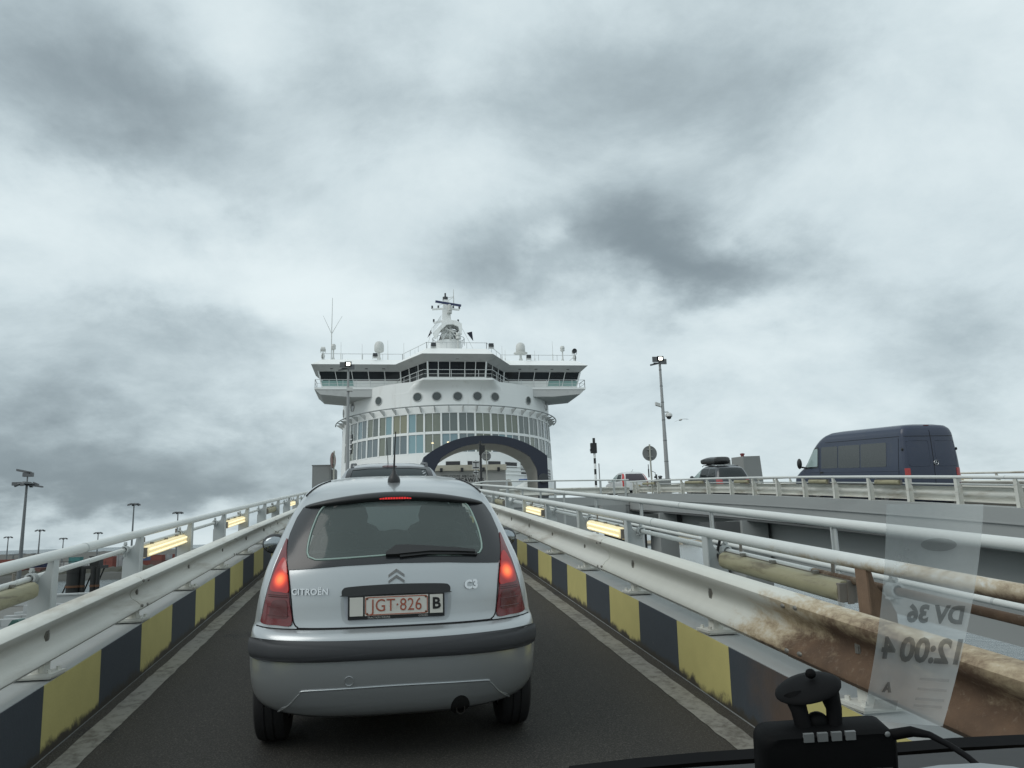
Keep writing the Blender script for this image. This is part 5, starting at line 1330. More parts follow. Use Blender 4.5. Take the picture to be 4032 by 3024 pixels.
for seg, n in ((0, 5), (1, 3), (2, 5), (3, 3), (4, 5)):
    low = 20.05 if seg in (1, 2, 3) else 20.72
    us = [i/n for i in range(n+1)]
    if seg == 2: us = [0, .18, .375, .635, .82, 1.0]
    for i in range(n):
        a, b = us[i]+.012, us[i+1]-.012
        W(br, 'window_pane', MB().hexa([on_wall(seg, a, low, -.05), on_wall(seg, b, low, -.05), on_wall(seg, b, low, .03), on_wall(seg, a, low, .03), on_wall(seg, a, 21.70, -.05), on_wall(seg, b, 21.70, -.05), on_wall(seg, b, 21.70, .03), on_wall(seg, a, 21.70, .03)]), DGL, 0)
        if seg in (0, 4):
            outer_ = (seg == 0 and i < 2) or (seg == 4 and i > 2)
            W(br, 'lower_pane' if outer_ else 'wall_panel', MB().hexa([on_wall(seg, a-.012, 19.62, -.05), on_wall(seg, b+.012, 19.62, -.05), on_wall(seg, b+.012, 19.62, .028), on_wall(seg, a-.012, 19.62, .028), on_wall(seg, a-.012, 20.66, -.05), on_wall(seg, b+.012, 20.66, -.05), on_wall(seg, b+.012, 20.66, .028), on_wall(seg, a-.012, 20.66, .028)]), LGL if outer_ else SHIPW, 0)
    for u in us:
        wd = .14 if u in (0, 1.0) else .07
        W(br, 'window_mullion', MB().bar(on_wall(seg, u, 19.58, .05), on_wall(seg, u, 21.75, .05), wd, .12, up=(0, 1, 0)), SHIPW, 0)
vis = path(4.15, 7.1, 17.15, 88.0, 94.0); rf = path(3.55, 6.2, 15.95, 89.1, 95.3)
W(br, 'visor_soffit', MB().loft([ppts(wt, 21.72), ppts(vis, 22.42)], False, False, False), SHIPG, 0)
W(br, 'visor_end', MB().loft([[(SHX+s*16.35, 95.0, 21.72), (SHX+s*16.35, back, 21.72)], [(SHX+s*17.15, 94.0, 22.42), (SHX+s*17.15, back, 22.42)]][::1], False, False, False) if False else MB().add([(SHX-16.35, 95, 21.72), (SHX-16.35, back, 21.72), (SHX-17.15, back, 22.42), (SHX-17.15, 94, 22.42), (SHX+16.35, 95, 21.72), (SHX+16.35, back, 21.72), (SHX+17.15, back, 22.42), (SHX+17.15, 94, 22.42)], [(0, 1, 2, 3), (4, 7, 6, 5)]), SHIPG, 0)
W(br, 'roof', slab(vis, 22.42, 23.30, rf), SHIPW, 0)
for i in range(9):
    seg = 0 if i < 4 else 4 if i > 4 else 2
    u = (.16+.21*i) if i < 4 else .5 if i == 4 else .20+.21*(i-5)
    q_ = on_wall(seg, u, 21.7, .35); W(br, 'wiper_motor', MB().cbox((q_.x, q_.y, 22.02), .34, .25, .13).bar((q_.x-.5, q_.y, 22.08), (q_.x, q_.y, 22.08), .04, .04), M('dirty_motor_grey', (.12, .12, .12), .6))
RAILM = M('ship_rail_white', (.58, .60, .60), .5, var=.05)
def ship_rail(name, p, z, h, ends=None, step=1.5, bars=2, r=.035):
    mb = MB(); P = [Vector((SHX+x, y, z)) for x, y in p]
    for a, b in zip(P, P[1:]):
        n = max(1, int((b-a).length/step))
        for i in range(n+1): q0 = a+(b-a)*i/n; mb.bar(q0, q0+Vector((0, 0, h)), .055, .055)
        for k in range(bars): mb.bar(a+Vector((0, 0, h*(k+1)/bars)), b+Vector((0, 0, h*(k+1)/bars)), .055 if k == bars-1 else .035, .055 if k == bars-1 else .035)
    return W(br, name, mb, RAILM, 0)
ship_rail('walkway_rail', [(-16.6, 96.5)]+[(x*.996, y+.08) for x, y in walk]+[(16.6, 96.5)], 19.56, .98)
ship_rail('roof_rail', [(-15.9, 99)]+[(x, y+.15) for x, y in rf]+[(15.9, 99)], 23.3, .75, bars=1, step=2.2)
# roof equipment
EQ = M('equipment_white', (.58, .59, .57), .5, var=.06)
EQD = M('equipment_dark', (.05, .055, .06), .5, var=.2)
def radome(x, y, zc, r, plate=False):
    o = W(br, 'satellite_dome', MB().lathe([(0, r*1.35), (r*.45, r*1.26), (r*.8, r*.98), (r*.98, r*.5), (r, 0), (r, -r*.75), (r*.75, -r*1.0), (.12, -r*1.1)], 20, (SHX+x, y, zc)), EQ, 60)
    W(o, 'dome_mast', MB().cyl((SHX+x, y, 23.3), (SHX+x, y, zc-r), .16, 10).bar((SHX+x-.5, y, 23.3), (SHX+x, y, zc-r-.3), .1, .1).bar((SHX+x+.5, y, 23.3), (SHX+x, y, zc-r-.3), .1, .1), EQ)
    if plate: W(o, 'dome_platform', MB().lathe([(.2, zc-r*1.35-23.3), (r*1.5, zc-r*1.1-23.3), (r*1.5, zc-r*.95-23.3), (.2, zc-r*.95-23.3)], 16, (SHX+x, y, 23.3)), EQ)
radome(-9.1, 99, 25.75, .62); radome(9.4, 99, 25.75, .62, True)
for x in (-14.85, 15.1):
    o = W(br, 'sensor_pod', MB().lathe([(0, .36), (.22, .33), (.31, .15), (.31, -.02), (.26, -.06), (.26, -.12), (.31, -.16), (.28, -.32), (.1, -.42), (0, -.42)], 16, (SHX+x, 99, 25.8)), EQ, 50)
    mb = MB().cyl((SHX+x, 99, 24.3), (SHX+x, 99, 25.5), .09, 8)
    for a in range(3): mb.bar((SHX+x+.45*math.cos(a*2.1+.5), 99+.45*math.sin(a*2.1+.5), 23.3), (SHX+x, 99, 24.6), .08, .08)
    W(o, 'tripod', mb, EQ)
for s, x in ((-1, -16.1), (1, 16.6)):
    o = W(br, 'searchlight', MB().lathe([(.30, -.25), (.32, .25), (.26, .25), (.22, .1), (0, .1)], 16, (0, 0, 0), 'x').xf(lambda X, Y, Z: (SHX+x+(X if s < 0 else Y), 98.5+(Y if s < 0 else -X), 25.35+Z)), EQ if s < 0 else EQD, 50)
    W(o, 'stand', MB().cyl((SHX+x, 98.5, 23.3), (SHX+x, 98.5, 24.9), .17, 10).lathe([(.24, 24.3), (.24, 24.6), (.12, 24.7)], 10, (SHX+x, 98.5, 0)).bar((SHX+x-.3, 98.5, 24.9), (SHX+x-.3, 98.5, 25.4), .06, .1).bar((SHX+x+.3, 98.5, 24.9), (SHX+x+.3, 98.5, 25.4), .06, .1), EQ)
for x, y, z in ((-9.55, 94.9, 23.35), (-2.75, 89.2, 23.3), (4.1, 89.2, 23.3), (9.75, 95.2, 23.35)):
    o = W(br, 'deck_floodlight', MB().cbox((SHX+x, y, z+.48), .56, .3, .38), EQD)
    W(o, 'yoke', MB().bar((SHX+x-.3, y, z-.05), (SHX+x-.3, y, z+.5), .06, .06).bar((SHX+x+.3, y, z-.05), (SHX+x+.3, y, z+.5), .06, .06).cbox((SHX+x, y+.05, z+.16), .5, .2, .2), EQ)
for x, h in ((-13.8, 2.6), (-11.2, 2.4), (-8.0, 2.9), (-6.0, 2.6), (6.6, 2.3), (10.9, 1.7), (13.3, 3.0), (-4.6, 1.7), (7.0, 1.8)):
    W(br, 'whip_aerial', MB().tube([(SHX+x, 97, 23.3), (SHX+x, 97, 23.3+h*.4), (SHX+x, 97, 23.3+h*.42), (SHX+x, 97, 23.3+h)], [.06, .06, .03, .02], 6), EQ)
o = W(br, 'tall_aerial', MB().tube([(SHX-15.1, 99, 23.3), (SHX-15.1, 99, 27.6), (SHX-15.05, 99, 32.3)], [.07, .06, .03], 6), EQ)
for dx in (-1.1, 1.3): W(o, 'aerial_branch', MB().tube([(SHX-15.1, 99, 27.5), (SHX-15.1+dx, 99, 29.9)], [.04, .02], 6), EQ)
# ---------------- radar mast
MY_, MZ = 108.0, 23.3
ms = W(ship, 'radar_mast', MB().loft([[(SHX+.35+a*w, MY_+b*w*1.2, z) for a, b in ((-1, -1), (1, -1), (1, 1), (-1, 1))] for z, w in ((29.5, .72), (31.3, .66), (33.5, .52), (35.0, .40))]), SHIPW, 0)
W(ms, 'mast_cap', MB().cyl((SHX+.25, MY_, 35.0), (SHX+.25, MY_, 35.5), .38, 12).cyl((SHX+.25, MY_, 35.5), (SHX+.25, MY_, 36.1), .12, 8), EQD)
W(ms, 'mast_drum', MB().lathe([(2.3, 0), (1.95, 4.4), (1.9, 5.5), (0, 5.5)], 24, (SHX+.6, MY_, MZ)), SHIPW, 60)
W(ms, 'drum_rail', (lambda mb: [mb.bar((SHX+.6+2.3*math.cos(a*PI/8), MY_+2.3*math.sin(a*PI/8), MZ+5.0), (SHX+.6+2.3*math.cos(a*PI/8), MY_+2.3*math.sin(a*PI/8), MZ+6.0), .06, .06) for a in range(16)] and mb.tube([(SHX+.6+2.3*math.cos(a*PI/8), MY_+2.3*math.sin(a*PI/8), MZ+6.0) for a in range(16)], .045, 6, True))(MB()), RAILM)
hood = [(-2.25, 29.55), (-1.95, 28.75), (-1.75, 28.8), (-1.1, 30.0), (-.3, 30.75), (.5, 30.85), (1.35, 30.5), (1.55, 29.4), (1.85, 29.4), (1.85, 30.9), (1.2, 31.35), (.2, 31.45), (-.6, 31.2), (-1.3, 30.5)]
W(ms, 'hood', MB().prism(hood, lambda a, b, t: (SHX+.5+a, t, b), 105.6, 106.0), SHIPW, 0)
W(ms, 'hood_roof', MB().prism([(-1.6, 30.15), (-.6, 31.05), (.2, 31.3), (1.2, 31.2), (1.75, 30.8), (1.75, 30.6), (1.1, 31.0), (.2, 31.1), (-.5, 30.85), (-1.4, 30.1)], lambda a, b, t: (SHX+.5+a, t, b), 106.0, 109.0), SHIPG, 0)
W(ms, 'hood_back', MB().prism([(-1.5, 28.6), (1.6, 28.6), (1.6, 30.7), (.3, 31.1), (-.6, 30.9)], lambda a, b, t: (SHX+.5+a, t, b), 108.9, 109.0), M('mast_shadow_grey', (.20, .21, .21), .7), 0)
for a, b in (((-.9, 28.7), (.3, 30.8)), ((.9, 28.7), (.0, 30.6)), ((.3, 30.2), (1.2, 29.2)), ((-.4, 30.7), (1.3, 29.8))):
    W(ms, 'lattice_strut', MB().bar((SHX+.5+a[0], 106.6, a[1]), (SHX+.5+b[0], 106.6, b[1]), .14, .14), SHIPW)
W(ms, 'small_radar', MB().bar((SHX+.0, 106.2, 30.35), (SHX+1.3, 105.9, 29.75), .16, .22).cyl((SHX+.75, 106.2, 28.7), (SHX+.75, 106.2, 30.0), .16, 8), EQ)
for z, hw, dr in ((33.75, 1.95, -.12), (31.75, 1.75, .30)):
    for s in (-1, 1):
        W(ms, 'yard_arm', MB().bar((SHX+.35+s*.4, MY_, z-.1+abs(dr)), (SHX+.3+s*hw, MY_, z-.1), .3, .22), SHIPW)
        for u in ((.55, 1.0) if z > 33 else (1.0,)): W(ms, 'signal_lamp', MB().cyl((SHX+.3+s*hw*u, MY_, z), (SHX+.3+s*hw*u, MY_, z+.42), .13, 10), EQD)
W(ms, 'radar_blade', MB().bar((SHX-1.25, 106.9, 34.50), (SHX+2.35, 106.3, 33.75), .22, .30), M('radar_navy', (.02, .03, .09), .4))
W(ms, 'radar_pedestal', MB().cyl((SHX+.75, 106.7, 33.1), (SHX+.75, 106.7, 34.0), .3, 12).cbox((SHX+.75, 107.0, 33.0), .62, .9, .4), EQ)
W(ms, 'mast_whip', MB().tube([(SHX+1.45, MY_, 33.9), (SHX+1.45, MY_, 35.5), (SHX+1.45, MY_, 36.75)], [.08, .07, .03], 6).bar((SHX+.4, MY_, 35.35), (SHX+1.45, MY_, 35.6), .05, .05).bar((SHX+.4, MY_, 34.9), (SHX+1.45, MY_, 35.5), .05, .05).bar((SHX+.45, MY_, 34.55), (SHX+1.4, MY_, 34.3), .05, .05).bar((SHX-.9, MY_, 34.2), (SHX+.1, MY_, 34.55), .05, .05), EQ)
W(ms, 'mast_ladder', (lambda mb: [mb.bar((SHX-1.7+.13*k, 106, 29.6+.2*k), (SHX-1.7+.13*k, 106, 30.4+.2*k), .05, .05) for k in range(9)] and mb.bar((SHX-1.7, 106, 30.4), (SHX-.5, 106, 32.2), .06, .06))(MB()), RAILM)
W(ms, 'horn', MB().lathe([(.34, 0), (.34, .3), (.28, .35), (.30, .5), (.36, .55), (.3, .9), (0, .95)], 12, (SHX+1.75, 105.4, 28.6)), EQ, 50)
W(ms, 'horn_post', MB().cyl((SHX+1.75, 105.4, 23.3), (SHX+1.75, 105.4, 28.6), .16, 8), EQ)
FLAGM = M('dark_flag_cloth', (.02, .022, .035), .8, var=.3)
for s, (a, b, c_) in ((-1, ((-2.0, 30.1), (-2.5, 28.9), (-1.85, 29.6))), (1, ((2.55, 29.7), (3.3, 29.9), (3.45, 28.5)))):
    W(ms, 'flag', MB().prism([a, b, c_], lambda u, v, t: (SHX+u+(.5 if s > 0 else 0), t, v), 106.0, 106.04), FLAGM, 0)
    W(ms, 'halyard', MB().tube([(SHX+(2.3 if s > 0 else -1.8), 106, 30.5), (SHX+(4.6 if s > 0 else -2.9), 106, 26.0)], .025, 5), EQ)
# ---------------- bow arch over the car deck
AY = 68.0
def archline(hw, top_, corner, n=30):
    """flat arch: half width hw, springing at z = corner, crown at top_"""
    return [(hw*(-1+2*i/n)+.4, corner+(top_-corner)*(1-abs(-1+2*i/n)**2.3)) for i in range(n+1)]
out_ = [(-5.1, 3.6)]+archline(5.5, 10.28, 8.40)+[(5.9, 3.6)]
inn = [(-4.2, 3.6), (-4.2, 6.6), (-4.16, 7.1), (-4.05, 7.45)]+archline(4.55, 9.58, 7.85)[2:-2]+[(4.85, 7.45), (4.96, 7.1), (5.0, 6.6), (5.0, 3.6)]
aw = W(ship, 'bow_arch', MB().prism(out_+inn[::-1], lambda a, b, t: (SHX+a, t, b), AY, AY+.5), SHIPN, 0)
r0 = [(SHX+x, AY+.35, z) for x, z in inn]; r1 = [(SHX+x*.985, AY+4.9, z-.03) for x, z in inn]
W(aw, 'arch_lining', MB().loft([r0, r1], False, False, False), ARCHB, 60)
W(aw, 'arch_crown', MB().loft([[(SHX+x, AY+.5, z) for x, z in out_], [(SHX+x*.99, AY+4.9, z) for x, z in out_]], False, False, False), SHIPN, 60)
for s in (-1, 1):
    W(aw, 'arch_leg', MB().box(SHX+.4+s*5.05-.40, SHX+.4+s*5.05+.40, AY+.6, AY+1.6, 3.6, 6.6), SHIPG)
    for k in range(2): W(aw, 'hinge_disc', MB().lathe([(0, -.2), (.42, -.2), (.42, .2), (0, .2)], 16, (SHX+.4+s*5.05, AY-.1, 6.4-1.5*k), 'y'), EQD)
    W(ship, 'bulwark', MB().prism([(AY+4.9, 3.6), (88.5, 3.6), (88.5, 6.4), (AY+4.9, 6.8)], lambda a, b, t: (SHX+s*t, a, b), 5.35, 5.5), SHIPW, 0)
W(ship, 'fore_deck', MB().box(SHX-13, SHX+13, 66, 92, 3.3, 3.6), SHIPG)
W(ship, 'bow_plating', MB().loft([[(SHX-9+3*t, 92-26*t, z) for t in (0, .5, 1)]+[(SHX+9-3*t, 92-26*t, z) for t in (1, .5, 0)] for z in (WZ-1, 3.28)], True), SHIPN, 40)
def kk(x, y, z): return (x*1.05, y*1.05, 1.64+(z-1.64)*1.05)
W(ship, 'ramp_flap', MB().box(SHX-4.4, SHX+2.75, 71.6, 72.6, 7.50, 8.02).xf(kk), M('cream_flap', (.66, .63, .52), .6, var=.1, vscale=1.5, grime=(.36, .25, .13), gamt=.10, gscale=2.2), 0)
fp = W(ship, 'welcome_panel', MB().box(SHX-4.35, SHX+2.70, 71.8, 72.4, 4.2, 7.49).xf(kk), M('pale_grey_panel', (.50, .505, .49), .6, var=.06, vscale=.8), 0)
INK = M('dark_lettering', (.02, .022, .025), .6)
W(fp, 'welcome_lettering', text_mb('WELCOME ABOARD', .34, .01, 'RIGHT', spacing=1.1).xf(lambda a, b, c: (SHX+.05+a, 71.79-c, 6.98+b)).xf(kk), INK, 0)
W(fp, 'name_lettering', text_mb('DFDS SEAWAYS', .50, .01, 'RIGHT', spacing=1.1, bold=.012).xf(lambda a, b, c: (SHX+.62+a, 71.79-c, 6.62+b)).xf(kk), INK, 0)
for x in (-3.3, -1.4, .6, 2.0): W(fp, 'flap_hinge', MB().box(SHX+x-.12, SHX+x+.12, 71.5, 71.8, 7.4, 7.75).xf(kk), EQD)
W(ship, 'deck_crew_pod', MB().lathe([(.3, 0), (.34, .8), (.25, 1.3), (0, 1.35)], 12, (SHX+3.0, 72.2, 5.3)).xf(kk), M('beige_pod', (.4, .38, .33), .6), 50)

# ================================================================== MASTS, SIGNS AND BOXES ROUND THE PLATFORM
GALV = M('galvanised_pole', (.33, .34, .34), .55, metal=.25, var=.1, vscale=.8)
HOT = M('burning_floodlight', (.9, .9, .8), .3, emit=(1, .97, .85), es=6.0)
def flood_cluster(t, H, rot=0):
    for k, (dx, dz, lit) in enumerate(((.0, .0, True), (-.38, -.05, False), (.22, -.22, False))):
        f = obj('floodlight', MB().loft([[(dx+a*w, -.1-d, H+dz+b*w*.8) for a, b in ((-1, -1), (1, -1), (1, 1), (-1, 1))] for d, w in ((-.15, .12), (0, .24), (.12, .26))]), FLOODM, t)
        if lit: obj('lens', MB().box(dx-.13, dx+.13, -.24, -.225, H+dz-.10, H+dz+.12), HOT, f)
    obj('bracket', MB().bar((-.75, .05, H-.45), (.1, .05, H-.25), .1, .12).bar((-.5, 0, H-.3), (.4, 0, H-.3), .08, .08), FLOODM, t)
p = at(1369, 1436, 60); b0 = (p.x+.05, 60, PZ-.5)
t = thing('flood_mast', 'light grey mast with lit floodlights standing in front of the ship', 'light mast', b0)
H = p.z-b0[2]
obj('pole', MB().lathe([(.17, 0), (.13, H*.5), (.08, H-.2), (0, H-.2)], 12), GALV, t); flood_cluster(t, H)
obj('camera_box', MB().box(-.1, .35, -.3, .1, H-2.1, H-1.85), EQ, t)
p = at(2600, 1415, 56); b0 = (21.0, 56, Zv(56))
t = thing('flood_mast', 'tall grey mast with lit floodlights and cameras behind the viaduct', 'light mast', b0)
H = p.z-b0[2]
obj('pole', MB().lathe([(.17, 0), (.14, H*.45), (.13, H*.47), (.085, H-.1), (0, H-.1)], 14), GALV, t); flood_cluster(t, H)
for z in (.25, .4, .55, .68, .8, .92): obj('band', MB().lathe([(.16-.09*z, H*z-.03), (.19-.09*z, H*z-.03), (.19-.09*z, H*z+.03), (.16-.09*z, H*z+.03)], 12), STEELG, t)
zc = at(2620, 1630, 56).z-b0[2]
dm = obj('dome_camera', MB().lathe([(0, -.42), (.15, -.36), (.2, -.2)], 14, (.45, 0, zc)), EQD, t, smooth=60)
obj('dome_housing', MB().lathe([(.26, -.2), (.26, -.05), (.15, .08), (0, .1)], 14, (.45, 0, zc)), EQ, dm, smooth=60)
obj('dome_arm', MB().tube([(.15, 0, zc+.15), (.38, 0, zc+.16), (.45, 0, zc+.08)], .05, 8), EQ, dm)
obj('fixed_camera', MB().loft([[(x, a*.13, zc+.62+b*.12-x*.3) for a, b in ((-1, -1), (1, -1), (1, 1), (-1, 1))] for x in (-.55, -.2)]).bar((-.2, 0, zc+.6), (0, 0, zc+.4), .06, .06), EQ, t)
# black and white signal post
p1_ = at(2334, 1725, 48); p0_ = at(2347, 1912, 48)
t = thing('signal_post', 'black and white banded post with a black signal head, near the white SUV', 'signal', (p0_.x, 48, PZ))
H = p1_.z-PZ
NB = 9; hb0 = at(2340, 1783, 48).z-PZ
obj('upper_post', MB().cyl((0, 0, hb0), (0, 0, H), .085, 10), BLACKP, t)
for i in range(NB):
    a, b = hb0*i/NB, hb0*(i+1)/NB
    obj('white_band' if i % 2 == 0 else 'black_band', MB().cyl((0, 0, a), (0, 0, b), .075, 10), SHIPW if i % 2 == 0 else BLACKP, t)
obj('signal_head', MB().box(-.22, .14, -.14, .14, hb0-.02, hb0+.62).box(-.26, -.2, -.1, .1, hb0+.1, hb0+.25), BLACKP, t)
obj('visor', MB().lathe([(.11, 0), (.12, .2), (.10, .2)], 12, (-.04, .14, hb0+.45), 'y'), BLACKP, t)
p = at(2358, 1825, 49)
top('thin_pole', MB().cyl((p.x, 49, PZ), (p.x, 49, p.z), .035, 8), GALV, 'thin plain pole right of the banded signal post', 'pole', base=(p.x, 49, PZ))
# round sign on the viaduct edge
def round_sign(name, label, c, r, zb, extra=False, yaw=0, mat=None, pole_r=.045):
    t = thing(name, label, 'sign', (c.x, c.y, zb), (0, 0, yaw))
    h = c.z-zb
    obj('disc', MB().lathe([(0, -.012), (r, -.012), (r, .012), (0, .012)], 32, (0, 0, h), 'y'), mat or M('sign_back_grey', (.20, .205, .20), .6, metal=.2, var=.12, vscale=3), t)
    obj('rim', MB().tube([(r*math.cos(a*PI/16), 0, h+r*math.sin(a*PI/16)) for a in range(32)], .016, 6, True), GALV, t)
    obj('pole', MB().cyl((0, -.06, 0), (0, -.06, h+r+.08), pole_r, 10), M('cream_pole', (.42, .42, .37), .6, var=.1), t)
    for dz in (-r*.5, r*.5): obj('clamp', MB().box(-.14, .14, -.09, -.02, h+dz-.02, h+dz+.02), GALV, t)
    return t
c = atX(2558, 1785, 14.25)
t = round_sign('road_sign', 'back of a round road sign on a pole left of the tall camera mast', c, .40, Ze(c.y)-.1)
h = c.z-Ze(c.y)
obj('sensor', MB().box(-.16, -.12, -.1, 0, h-1.2, h-.75).cyl((-.14, -.05, h-.75), (-.14, -.05, h-.5), .02, 6), BLACKP, t)
obj('sensor', MB().tube([(0, -.06, h-.85), (.22, -.06, h-.95), (.22, -.06, h-1.25)], .018, 6).ball((.2, -.06, h-1.2), .06, 8, 6).box(.26, .31, -.1, -.02, h-1.5, h-1.05), BLACKP, t)
# signs before the ship
c = at(1915, 1796, 46)
round_sign('road_sign', 'back of a small round road sign under the bow arch', c, .27, PZ, pole_r=.035)
p = at(1890, 1737, 47); q_ = at(1895, 1900, 47)
t = thing('signal_post', 'plain black signal post standing under the bow arch', 'signal', (q_.x, 47, PZ))
H = p.z-PZ
obj('post', MB().cyl((0, 0, 0), (0, 0, H), .07, 10), BLACKP, t)
obj('signal_head', MB().box(.03, .25, -.12, .12, H-.85, H-.27).box(-.09, .03, -.08, .08, H-.85, H-.2), BLACKP, t)
c1 = at(1874, 1831, 48); c2 = at(1874.5, 1861, 48)
t = thing('board_sign', 'white square and diamond boards with black bars on one pole under the arch', 'sign', (c1.x, 48, PZ))
obj('pole', MB().cyl((0, .05, 0), (0, .05, c1.z-PZ+.3), .035, 8), GALV, t)
WS = M('sign_white', (.52, .53, .52), .6, var=.06)
sq = obj('square_board', MB().box(-.23, .23, 0, .02, c1.z-PZ-.24, c1.z-PZ+.24), WS, t)
zc = c1.z-PZ; obj('bar_mark', MB().box(-.18, .18, -.006, 0, zc+.13, zc+.19).box(-.18, .18, -.006, 0, zc-.19, zc-.13).box(-.025, .025, -.005, 0, zc-.13, zc+.13), INK, sq)
zc = c2.z-PZ
dq = obj('diamond_board', MB().prism([(-.22, 0), (0, -.22), (.22, 0), (0, .22)], lambda a, b, tt: (a, tt, zc+b), 0, .02), WS, t)
obj('bar_mark', MB().box(-.17, .17, -.006, 0, zc-.03, zc+.03).box(-.025, .025, -.005, 0, zc-.17, zc-.03).box(-.025, .025, -.005, 0, zc+.03, zc+.17), INK, dq)
# left: cabinet and edge-on sign
a = at(1229, 1833, 44); b = at(1322, 1833, 44)
CABM = M('grey_cabinet', (.24, .25, .245), .6, var=.06, vscale=1)
t = thing('control_cabinet', 'grey control cabinet left of the ramp head, before the ship', 'cabinet', ((a.x+b.x)/2, 44.8, PZ-.6))
w = b.x-a.x; H = a.z-PZ+.6
obj('box', MB().box(-w/2, w/2-.28, -.7, .7, 0, H).box(w/2-.27, w/2, -.4, .7, 0, H*.93), CABM, t)
obj('lid', MB().box(-w/2-.03, w/2-.25, -.73, .73, H, H+.04), CABM, t)
obj('door', MB().box(-w/2+.08, w/2-.36, -.72, -.70, .1, H-.12), CABM, t)
obj('plinth', MB().box(-w/2-.1, w/2+.1, -.9, .9, -2.5, 0), GREYP, t)
c = at(1311, 1813, 43.6)
round_sign('road_sign', 'round red-rimmed road sign seen edge-on beside the grey cabinet', c, .44, PZ-.6, yaw=rad(74), mat=M('sign_red_face', (.33, .22, .20), .6, var=.2, vscale=3))
# right: cabinets behind the people carrier
a = at(2896, 1798, 45); b = at(2992, 1790, 45)
t = thing('control_cabinet', 'tall grey cabinet with a red cap behind the people carrier', 'cabinet', (a.x+.9, 45.6, Zv(45)-.3))
H = a.z-Zv(45)+.3
obj('box', MB().hexa([(-.95, .1, 0), (-.35, -.5, 0), (.95, -.4, 0), (.4, .6, 0), (-.85, .1, H), (-.35, -.5, H+.02), (.8, -.4, H+.05), (.4, .6, H+.03)]), CABM, t, smooth=0)
obj('side_box', MB().box(-1.5, -.9, .15, .9, 0, H-.12), CABM, t)
obj('cap', MB().lathe([(.10, H), (.10, H+.12), (.14, H+.14), (.14, H+.22), (0, H+.25)], 10, (-.25, -.2, 0)), M('dull_red_cap', (.18, .03, .03), .6), t)
obj('vent', MB().box(-.86, -.80, -.2, .0, H*.5, H*.7), GBLACK, t)
a = at(2580, 1887, 45.5); b = at(2632, 1887, 45.5)
t = thing('small_cabinet', 'low grey cabinet with a dark cap right of the white SUV', 'cabinet', ((a.x+b.x)/2, 45.5, Zv(45.5)))
H = a.z-Zv(45.5); w = b.x-a.x
obj('box', MB().box(-w/2, w/2, -.4, .4, 0, H), CABM, t); obj('cap', MB().lathe([(.10, H), (.10, H+.1), (.15, H+.12), (.12, H+.2), (0, H+.22)], 10, (-.1, 0, 0)), EQD, t)
# gull
p = at(2680, 1655, 40)
t = thing('gull', 'grey and white gull gliding right of the tall camera mast', 'bird', (p.x, 40, p.z))
def gull(u, v):
    x = -.36+.82*u; w = math.sin(min(1, max(0, u))*PI)**.5*.055+.004; z = .055*math.sin(u*PI*1.0)-.10*(1-u)**2+.05*u
    return (x, -w+2*w*v, z+.012*math.sin(v*PI))
obj('wings', MB().grid(gull, 24, 6), M('gull_grey', (.30, .31, .32), .8), t, smooth=60)
obj('body', MB().loft([[(.0+r*math.cos(k*PI/4), y, .03+r*math.sin(k*PI/4)) for k in range(8)] for y, r in ((-.22, .01), (-.16, .035), (-.05, .055), (.1, .045), (.22, .02))]), M('gull_white', (.6, .6, .58), .8), t, smooth=60)

# ================================================================== INSIDE THE CAMERA CAR
def near(px, py, d):          # point d metres in front of the lens plane
    v = ray(px, py); return Vector((0, 0, CAMZ))+v*d
PLB = M('matt_black_casing', (.004, .0042, .0045), .6, spec=.07, var=.3, vscale=40)
PLR = M('soft_black_rubber', (.005, .005, .0055), .65, spec=.08, var=.3, vscale=40)
def frame_at(c):               # local axes facing the driver, slightly rolled
    x = (CR*.995+CU*.06).normalized(); y = CF.copy(); y = (y-x*y.dot(x)).normalized(); z = x.cross(y)
    m_ = Matrix(((x.x, y.x, z.x, c.x), (x.y, y.y, z.y, c.y), (x.z, y.z, z.z, c.z), (0, 0, 0, 1))); return m_
dist = .62
c = near(3245, 2945, dist); S_ = dist/FPX            # metres per photo pixel at that distance
dc = thing('dash_camera', 'black dash camera with silver top buttons, bottom right corner', 'dash camera'); dc.matrix_world = frame_at(c)
def rr_box(w, h, d, r, n=5):
    pl_ = rounded([(-w/2, -h/2), (w/2, -h/2), (w/2, h/2), (-w/2, h/2)], r, n); mb = MB()
    return mb.loft([[(a*k, y, b*k) for a, b in pl_] for y, k in ((-d/2, .93), (-d/2+.004, 1), (d/2-.004, 1), (d/2, .93))])
w, h = 520*S_, 300*S_
obj('casing', rr_box(w, h, .032, .012).xf(lambda x, y, z: (x, y, z-.012)), PLB, dc, smooth=50)
zt = h/2-.012
SILB = M('silver_button', (.17, .178, .178), .45, metal=.2, var=.15, vscale=50)
for i in range(4): obj('button', MB().box(-.0215+i*.0108, -.0215+i*.0108+.0078, -.0175, -.0150, zt-.0050, zt+.0015), SILB, dc)
obj('indicator', MB().ball((.0435, -.0168, zt-.0025), (.0022, .001, .0022), 10, 6), SILB, dc)
GRYB = M('dark_grey_button', (.035, .036, .037), .5)
for x0 in (-.040, -.0315, .030, .0385): obj('side_button', MB().box(x0, x0+.0078, -.0172, -.0160, zt-.0345, zt-.0285), GRYB, dc)
obj('screen_frame', MB().box(-.026, .026, -.0165, -.0158, zt-.055, zt-.026), PLR, dc)
obj('lens_knob', MB().ball((-.055, .0, zt-.055), (.010, .012, .018), 12, 8).ball((.054, 0, zt-.052), (.009, .012, .018), 12, 8), GRYB, dc, smooth=60)
